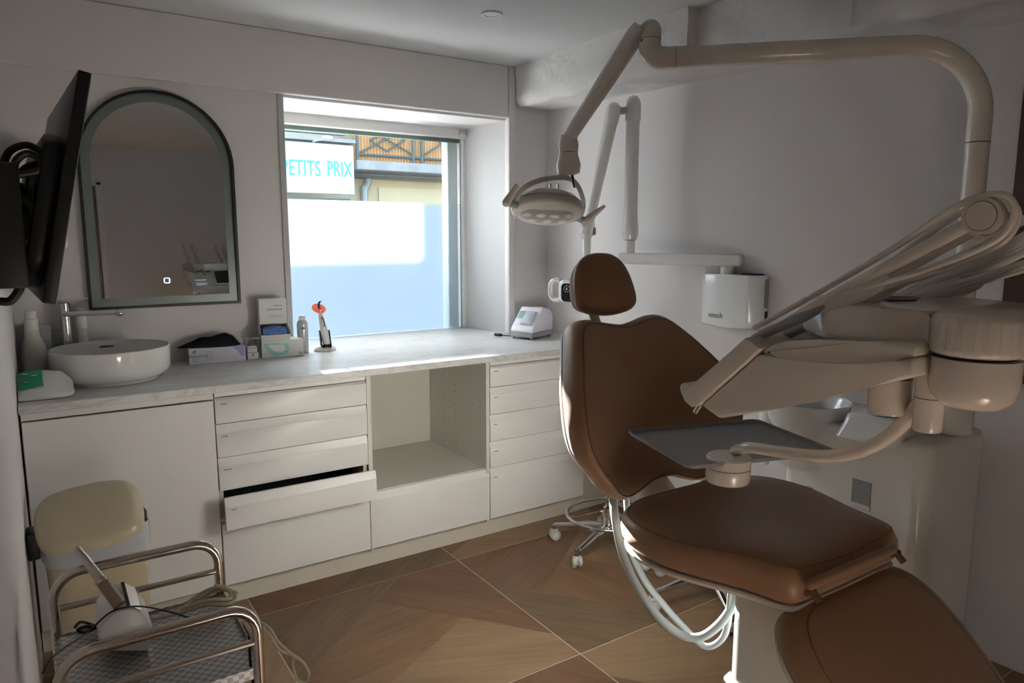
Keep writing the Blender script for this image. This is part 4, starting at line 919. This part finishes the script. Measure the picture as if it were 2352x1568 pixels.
path = [(1690, 1024), (1722, 1028), (1780, 1036), (1850, 1045), (1910, 1047), (1970, 1038), (2030, 1010), (2075, 972), (2105, 935), (2130, 905)]
top_ = V(hb_.x, hb_.y, .985)
pts = [on_y(1690, 1052, hb_.y), on_y(1690, 1034, hb_.y)] + [on_x(x, y, lerp(hb_.x, 1.12, i/(len(path)-1))) for i, (x, y) in enumerate(path)][1:]
B().tube(spline(pts, 5), .0118, 16).build('arm', M['ivory'], tt, ang=60)
z0_, z1_ = on_x(2135, 990, 1.12).z, on_x(2135, 832, 1.12).z
B().lathe([(.019, 0), (.021, .003), (.021, z1_-z0_)], 26, Matrix.Translation((1.12, cyl2.y, z0_))).build('pivot_tube', M['ivory'], tt)
zm = on_x(2135, 913, 1.12).z; B().cyl(V(1.12, cyl2.y, zm), V(1.12, cyl2.y, zm+.0012), .0214, n=26).build('pivot_gap', M['seam'], tt)
# ================================================================== X-ray on the right wall
xr_ = thing('xray_unit', 'white wall-mounted dental X-ray machine with folding arm', 'x-ray machine', (2.58, 2.0, 1.07))
by0, by1, bz0, bz1, bx = 1.925, 2.242, 1.055, 1.287, 2.505
b = B(); pl = [(xr(by1)-.002, by1), (bx+.02, by1), (bx+.004, by1-.03), (bx, by1-.10), (bx, by0+.12), (bx+.006, by0+.05), (bx+.03, by0+.012), (bx+.045, by0), (xr(by0)-.002, by0)]
b.prism([V(x, y, bz0) for x, y in pl], (0, 0, bz1-bz0), .008, 3); b.build('wall_box', M['whitegloss'], xr_, ang=40)
put_text('lettering', 'vatech', .034, V(bx-.0008, 2.140, 1.103), (0, -1, 0), (0, 0, 1), M['ink'], xr_, sx=.9)
b = B(); b.box(bx+.050, bx+.074, by0-.0012, by0+.001, 1.15, 1.272); b.build('rating_plate', mat('grey plate', (.25, .26, .27), .4), xr_)
b = B(); b.box(bx+.058, bx+.072, by0-.003, by0+.001, 1.095, 1.135, .001, 1); b.build('switch', M['black'], xr_)
b = B(); b.box(2.525, 2.58, 1.95, 2.03, bz1, bz1+.006, .002, 1); b.build('top_cap', M['black'], xr_)
pv = V(2.542, 2.115, bz1)
b = B(); b.lathe([(.030, 0), (.030, .030), (.027, .034)], 26, Matrix.Translation(pv)); b.build('pivot', M['whitegloss'], xr_)
q0, q1 = V(2.550, 2.045, 1.348), V(2.352, 2.612, 1.345); dd_ = (q1-q0).normalized(); sd = V(-dd_.y, dd_.x, 0)
b = B(); P = [q0+sd*.028, q0-sd*.028, q1-sd*.028, q1+sd*.028]
b.prism([p+V(0, 0, -.026) for p in P], (0, 0, .053), .012, 3); b.build('extension_bar', M['whitegloss'], xr_, ang=40)
e_ = q0+dd_*.02-sd*0; b = B(); s_ = sd if sd.x < 0 else -sd
b.prism([q0+dd_*.02+s_*.0282+V(0, 0, -.008), q0+dd_*.09+s_*.0282+V(0, 0, -.008), q0+dd_*.09+s_*.0282+V(0, 0, .010), q0+dd_*.02+s_*.0282+V(0, 0, .010)], s_*.0006); b.build('bar_label', M['card'], xr_)
va = q1-dd_*.055; zt2 = 2.092
b = B(); b.tube([V(va.x, va.y, z) for z in (1.372, 1.43)], .024, 22); b.build('arm_pin', M['whitegloss'], xr_)
b = B(); b.tube([V(va.x, va.y, z) for z in (1.43, 1.435, 1.46, 1.49, 1.53, 1.552)], [.020, .031, .038, .038, .033, .033], 24); b.build('arm_sleeve', M['whitegloss'], xr_)
b = B(); b.tube([V(va.x, va.y, 1.552), V(va.x, va.y, 1.98)], .0315, 24); b.build('lower_arm', M['whitegloss'], xr_)
b = B(); b.tube([V(va.x, va.y, z) for z in (1.98, 1.982, 2.05, 2.075, 2.09, 2.096)], [.033, .0355, .0355, .031, .020, .006], 24); b.build('elbow_cap', M['whitegloss'], xr_)
k0 = on_x(1410, 250, 2.285); k1 = on_x(1348, 530, 2.235)
axk = (k1-k0).normalized()
b = B(); b.tube([k0-axk*.028, k0-axk*.016, k0, k0+axk*.065, k0+axk*.07], [.010, .028, .034, .034, .031], 24); b.build('elbow_cap', M['whitegloss'], xr_)
b = B(); b.tube([V(va.x, va.y, 2.03), k0+V(0, 0, -.01)], .017, 14); b.build('elbow_link', M['greyplastic'], xr_)
b = B(); b.tube([k0+axk*.07, k1-axk*.03], [.031, .025], 24); b.build('upper_arm', M['whitegloss'], xr_)
b = B(); b.tube([k1-axk*.05, k1-axk*.02, k1+axk*.015, k1+axk*.04], [.027, .034, .036, .020], 22); b.build('wrist', M['whitegloss'], xr_)
b = B(); w0 = k1+axk*.0+V(.018, -.030, -.002); b.box(w0.x-.010, w0.x+.010, w0.y-.006, w0.y, w0.z-.018, w0.z+.018, .002, 1); b.build('wrist_switch', M['greyplastic'], xr_)
hz = k1+V(0, 0, -.03); hh0 = on_x(1300, 668, 2.23)
b = B(); b.tube([hz, V(hz.x, hz.y, hh0.z+.05)], .021, 18); b.build('head_stem', M['whitegloss'], xr_)
# head: rounded box with grip loop on the left and black panel
hdir = V(.35, -.94, 0).normalized(); hn = V(-hdir.y, hdir.x, 0); hn = hn if hn.dot(CAM-hh0) > 0 else -hn
cH = on_x(1325, 668, 2.22)
def hxf(u, z, d): return cH + hdir*u + V(0, 0, z) + hn*d
oo = rrect(-.078, .12, -.058, .058, .03, 5)
b = B(); b.pillow(oo, (0.02, 0), [(.02, .062), (.8, .062), (.93, .056), (1, .035), (1, -.04), (.95, -.055), (.02, -.06)], hxf); b.build('tube_head', M['whitegloss'], xr_, ang=50)
b = B(); lp = [(u, z) for u, z in rrect(-.142, -.070, -.048, .052, .032, 6)]
b.tube([hxf(u, z, .02) for u, z in lp], .013, 12, closed=True, flat=(1.3, .9)); b.build('grip_loop', M['whitegloss'], xr_, ang=60)
b = B(); b.pillow(rrect(-.052, .020, -.050, .040, .02, 5), (-.016, -.005), [(.02, .0655), (.95, .0655), (1, .062)], hxf); b.build('control_panel', M['blackgloss'], xr_)
b = B(); b.tube([hxf(-.018+.016*math.cos(t), .014+.016*math.sin(t), .0662) for t in [2*PI*k/20 for k in range(20)]], .0016, 6, closed=True); b.build('dial_ring', M['greyplastic'], xr_)
put_text('lettering', '6', .022, hxf(-.018, .014, .0665), hdir, (0, 0, 1), M['whiteplastic'], xr_)
# ================================================================== rolling stools
def stool(hub, a0, label, ring, zs):
    t = thing('rolling_stool', label, 'stool', (hub[0], hub[1], 0), 'rolling stools behind the chair')
    H_ = V(hub[0], hub[1], 0)
    for k in range(5):
        a = math.radians(a0+72*k); d = V(math.cos(a), math.sin(a), 0); s = V(-d.y, d.x, 0)
        B().tube([H_+d*.02+V(0, 0, .105), H_+d*.10+V(0, 0, .100), H_+d*.20+V(0, 0, .082), H_+d*.262+V(0, 0, .074)], [.026, .022, .017, .014], 12, flat=(.75, 1)).build('leg', M['chrome'], t, ang=60)
        b = B(); b.cyl(H_+d*.262+V(0, 0, .050), H_+d*.262+V(0, 0, .074), .012, n=14); b.build('caster_stem', M['chrome'], t)
        w = random.uniform(-1, 1); wd_ = (s*math.cos(w)+d*math.sin(w)); wc = H_+d*.262+V(0, 0, .0265)
        cs = B(); cs.cyl(wc-wd_*.020, wc-wd_*.006, .026, n=20); cs.cyl(wc+wd_*.006, wc+wd_*.020, .026, n=20); c_ = cs.build('caster', M['caster'], t)
        B().cyl(wc-wd_*.0215, wc+wd_*.0215, .016, n=16).build('wheel_cap', M['whiteplastic'], c_)
        hdv = B(); hdv.ball(wc+V(0, 0, .012), .020, .020, .022, 12, 8); hdv.build('caster_hood', M['caster'], c_)
    B().lathe([(.030, .085), (.032, .12), (.026, .13), (.025, .20), (.020, .202), (.014, .21), (.014, zs-.06)], 20, Matrix.Translation(H_)).build('column', M['chrome'], t)
    if ring:
        B().tube([H_+V(.195*math.cos(2*PI*k/40), .195*math.sin(2*PI*k/40), .165) for k in range(40)], .0085, 10, closed=True).build('foot_ring', M['chrome'], t, ang=60)
        for k in range(3):
            a = math.radians(a0+36+120*k); d = V(math.cos(a), math.sin(a), 0); B().tube([H_+d*.02+V(0, 0, .19), H_+d*.195+V(0, 0, .165)], .007, 8).build('ring_spoke', M['chrome'], t)
    B().lathe([(.10, zs-.075), (.155, zs-.065), (.165, zs-.04), (.163, zs-.02), (.14, zs-.005), (.0001, zs)], 32, Matrix.Translation(H_)).build('seat', M['leather'], t)
stool((2.14, 2.41), 126, 'chrome rolling stool with foot ring behind the backrest', True, .50)
stool((2.165, 1.815), 166, 'chrome rolling stool without foot ring under the chair seat', False, .42)
# ================================================================== pedal bin
def pl_(x, y, P0, n): d = ray(x, y); return CAM + d*((P0-CAM).dot(n)/d.dot(n))
bn = thing('pedal_bin', 'beige plastic bin with domed lid and bag before the cupboard', 'bin', (.09, 2.5, 0))
lidpx = [(76, 1195), (84, 1160), (108, 1137), (170, 1117), (235, 1103), (285, 1101), (310, 1110), (324, 1135), (330, 1165), (329, 1188), (318, 1203), (280, 1221), (220, 1238), (150, 1250), (104, 1250), (84, 1228)]
nb_ = V(0, -.30, 1).normalized(); P0 = V(.07, 2.36, .595)
LP = [pl_(x, y, P0, nb_) for x, y in lidpx]; LP = spline(LP, 2, closed=True); cen = sum(LP, V(0, 0, 0))/len(LP)
def rg(sc, dz): return [cen+(p-cen)*sc+V(0, 0, dz) for p in LP]
b = B(); b.ring_strip([rg(.02, .016), rg(.4, .014), rg(.75, .010), rg(.93, .004), rg(1, -.008), rg(1.0, -.030), rg(.97, -.032), rg(.02, -.03)]); b.build('lid', M['beige'], bn, ang=50)
zr = .545
def fl_(sc, z, dx=.012, dy=.03): return [V(cen.x+(p.x-cen.x)*sc+dx, cen.y+(p.y-cen.y)*sc*.86+dy, z) for p in LP]
b = B(); b.ring_strip([fl_(.80, .0005), fl_(.84, .02), fl_(.97, zr-.03), fl_(1.0, zr-.03), fl_(1.01, zr), fl_(.985, zr), fl_(.96, zr-.04), fl_(.82, .03)], True, True); b.build('bucket', M['beige'], bn, ang=50)
def wav(k, pts): return [p+V(math.sin(i*1.7+k)*.0025, math.cos(i*2.3+k)*.0025, math.sin(i*.9+k)*.004) for i, p in enumerate(pts)]
b = B(); b.ring_strip([wav(0, fl_(1.025, zr-.055)), wav(1, fl_(1.03, zr-.02)), wav(2, fl_(1.028, zr+.012)), wav(3, fl_(1.0, zr+.022)), wav(4, fl_(.96, zr-.01))], False, False); b.build('bin_bag', M['bag'], bn, ang=60)
b = B(); p = on_y(72, 1245, cen.y+.02); b.box(max(p.x-.012, XL+.002), p.x+.02, cen.y-.03, cen.y+.05, p.z-.04, p.z+.04, .006, 2); b.build('hinge', M['black'], bn)
# ================================================================== chrome trolley
tr = thing('trolley', 'chrome tube trolley with perforated shelf in front of bin', 'trolley', (.13, 1.5, 0))
ZTOP = .745; RT = .0105
yr = on_z(305, 1282, ZTOP).y; yf = on_z(400, 1440, ZTOP).y
xl = on_y(112, 1400, yr).x; xr2 = on_y(490, 1320, yr).x; xlf = on_y(150, 1560, yf).x; xrf = on_y(610, 1500, yf).x
xl = (xl+xlf)/2; xr2 = (xr2+xrf)/2; rc = .055
def hoop(y):
    L_ = [V(xl, y, .055), V(xl, y, ZTOP-rc)] + [V(xl+rc-rc*math.cos(PI/2*k/6), y, ZTOP-rc+rc*math.sin(PI/2*k/6)) for k in range(1, 7)]
    R_ = [V(xl+xr2-p.x, p.y, p.z) for p in reversed(L_)]
    return B().tube(L_+R_, RT, 14)
for y in (yr, yf):
    hoop(y).build('hoop', M['steel'], tr, ang=60)
    for z in (ZTOP-.075,): B().tube([V(xl, y, z), V(xr2, y, z)], .0068, 10).build('rail', M['steel'], tr)
    for x in (xl, xr2):
        B().lathe([(.010, .03), (.011, .055)], 12, Matrix.Translation((x, y, 0))).build('caster_stem', M['steel'], tr)
        B().cyl(V(x-.011, y, .0255), V(x+.011, y, .0255), .025, n=18).build('caster', M['black'], tr)
mp_ = mat('perforated steel', (.48, .47, .46), .3, metal=.85); n = mp_.node_tree; pn_ = n.nodes['Principled BSDF']
ck = n.nodes.new('ShaderNodeTexChecker'); ck.inputs['Scale'].default_value = 95; ck.inputs['Color1'].default_value = (.62, .61, .60, 1); ck.inputs['Color2'].default_value = (.38, .36, .35, 1)
n.links.new(n.nodes['Texture Coordinate'].outputs['Object'], ck.inputs['Vector']); n.links.new(ck.outputs[0], pn_.inputs['Base Color'])
ZS = ZTOP-.135
for z in (ZS, .22):
    b = B(); y0, y1 = yf+.004, yr-.004
    b.box(xl-.004, xr2+.004, y0, y1, z-.002, z)
    b.box(xl-.004, xr2+.004, y0-.001, y0+.001, z-.018, z+.004); b.box(xl-.004, xr2+.004, y1-.001, y1+.001, z-.018, z+.004)
    b.box(xl-.006, xl-.004, y0, y1, z-.018, z+.012); b.box(xr2+.004, xr2+.006, y0, y1, z-.018, z+.012); b.build('shelf', mp_, tr)
# handheld device with metal wand resting on the shelf
dv = thing('handheld_scaler', 'white wedge device with metal handpiece lying on trolley shelf', 'device', on_z(290, 1520, ZS))
d0 = on_z(236, 1528, ZS)
fpx = [(232, 1526), (345, 1526), (354, 1470), (328, 1440), (300, 1428), (268, 1436), (235, 1470)]
FP = [on_y(x, y, d0.y) for x, y in fpx]; zlow = min(p.z for p in FP); FP = [p+V(0, 0, ZS+.0015-zlow) for p in FP]
B().prism(FP, (0, .13, 0), .004, 2).build('housing', M['whiteplastic'], dv)
gl = (FP[3]+FP[4])*.5; en = (FP[3]-FP[4]).normalized()
nrm = V(-en.z, 0, en.x); nrm = nrm if nrm.z > 0 else -nrm
def gp(k, v, d): return FP[4]+(FP[3]-FP[4])*k+V(0, v, 0)+nrm*d
B().prism([gp(.05, .008, .0008), gp(.95, .008, .0008), gp(.95, .122, .0008), gp(.05, .122, .0008)], nrm*.002).build('chrome_panel', M['chrome'], dv)
B().prism([FP[4]+V(-.004, .004, .001), FP[4]+V(.002, .004, .001), FP[4]+V(.002, .126, .001), FP[4]+V(-.004, .126, .001)], (0, 0, .002)).build('dark_strip', M['black'], dv)
e5 = (FP[4]-FP[5]); n5 = V(-e5.z, 0, e5.x).normalized(); n5 = n5 if n5.z > 0 else -n5
B().prism([FP[5]+e5*k+V(0, v, 0)+n5*.0006 for k, v in ((.25, .006), (.45, .006), (.45, .124), (.25, .124))], n5*.0015).build('light_strip', M['whitegloss'], dv)
w0, w1 = on_y(262, 1372, d0.y+.02), on_y(178, 1260, d0.y+.10)
aw = (w1-w0)
B().tube([w0-aw*.15, w0+aw*.30], [.0125, .0115], 14).build('handle_sleeve', mat('bronze sleeve', (.30, .22, .17), .35, metal=.6), dv)
B().tube([w0+aw*.30, w0+aw*.36, w0+aw*.38, w0+aw*.85, w0+aw*.87, w0+aw*.98, w1], [.0115, .0125, .0095, .0075, .0068, .0062, .0045], 14).build('handpiece', M['steel'], dv)
B().ball(w1+V(0, 0, -.002), .0085, .0085, .0075).build('handpiece_head', M['steel'], dv)
def lead(name, lab, pts, r, m, cat='cable', lift=None):
    t = tag(B().tube(spline(pts, 6), r, 8).build(name, m), lab, cat); return t
ZL = ZS+.008
cc = on_z(480, 1385, ZS+.02)
coil = []
for k in range(34):
    a = 2*PI*k/15; coil.append(cc + V(.052*math.cos(a)*(1+.08*math.sin(k)), .030*math.sin(a), .010*math.sin(k*.8)+.002+.0004*k))
lead('coiled_lead', 'cream lead coiled on the trolley shelf by device', [on_z(345, 1418, ZS+.03), on_z(380, 1415, ZS+.02)] + coil, .0042, M['cord'])
lead('hanging_cord', 'twisted cream cord looping down off the trolley edge', [on_z(590, 1425, ZL), on_y(618, 1442, yf+.10), on_y(640, 1475, yf+.10), on_y(668, 1500, yf+.10), on_y(695, 1520, yf+.10), on_y(710, 1548, yf+.10), on_y(700, 1566, yf+.10), on_y(682, 1560, yf+.10), on_y(672, 1525, yf+.10), on_y(672, 1505, yf+.11), on_y(640, 1490, yf+.11), on_y(612, 1440, yf+.11)], .0032, M['cord'])
lead('black_lead', 'thin black lead arching over the white device', [on_y(98, 1545, yf+.02), on_y(130, 1500, yf+.06), on_y(200, 1452, d0.y), on_y(255, 1405, d0.y), on_y(310, 1392, d0.y+.01), on_y(370, 1400, d0.y+.02), on_z(435, 1418, ZL)], .0017, M['black'])
lead('tangled_lead', 'short tangled black lead with plug beside white device', [on_z(172, 1440, ZL), on_z(185, 1428, ZL+.012), on_z(205, 1432, ZL), on_z(222, 1440, ZL+.012), on_z(195, 1452, ZL), on_z(178, 1446, ZL+.01), on_z(200, 1438, ZL+.02), on_z(230, 1448, ZL), on_z(236, 1470, ZL)], .0030, M['black'])
lead('dangling_lead', 'black lead dangling below the trolley front rail', [on_z(560, 1435, ZL), on_y(572, 1460, yf+.03), on_y(574, 1510, yf+.02), on_y(580, 1560, yf+.02), on_y(588, 1600, yf+.02)], .0026, M['black'])
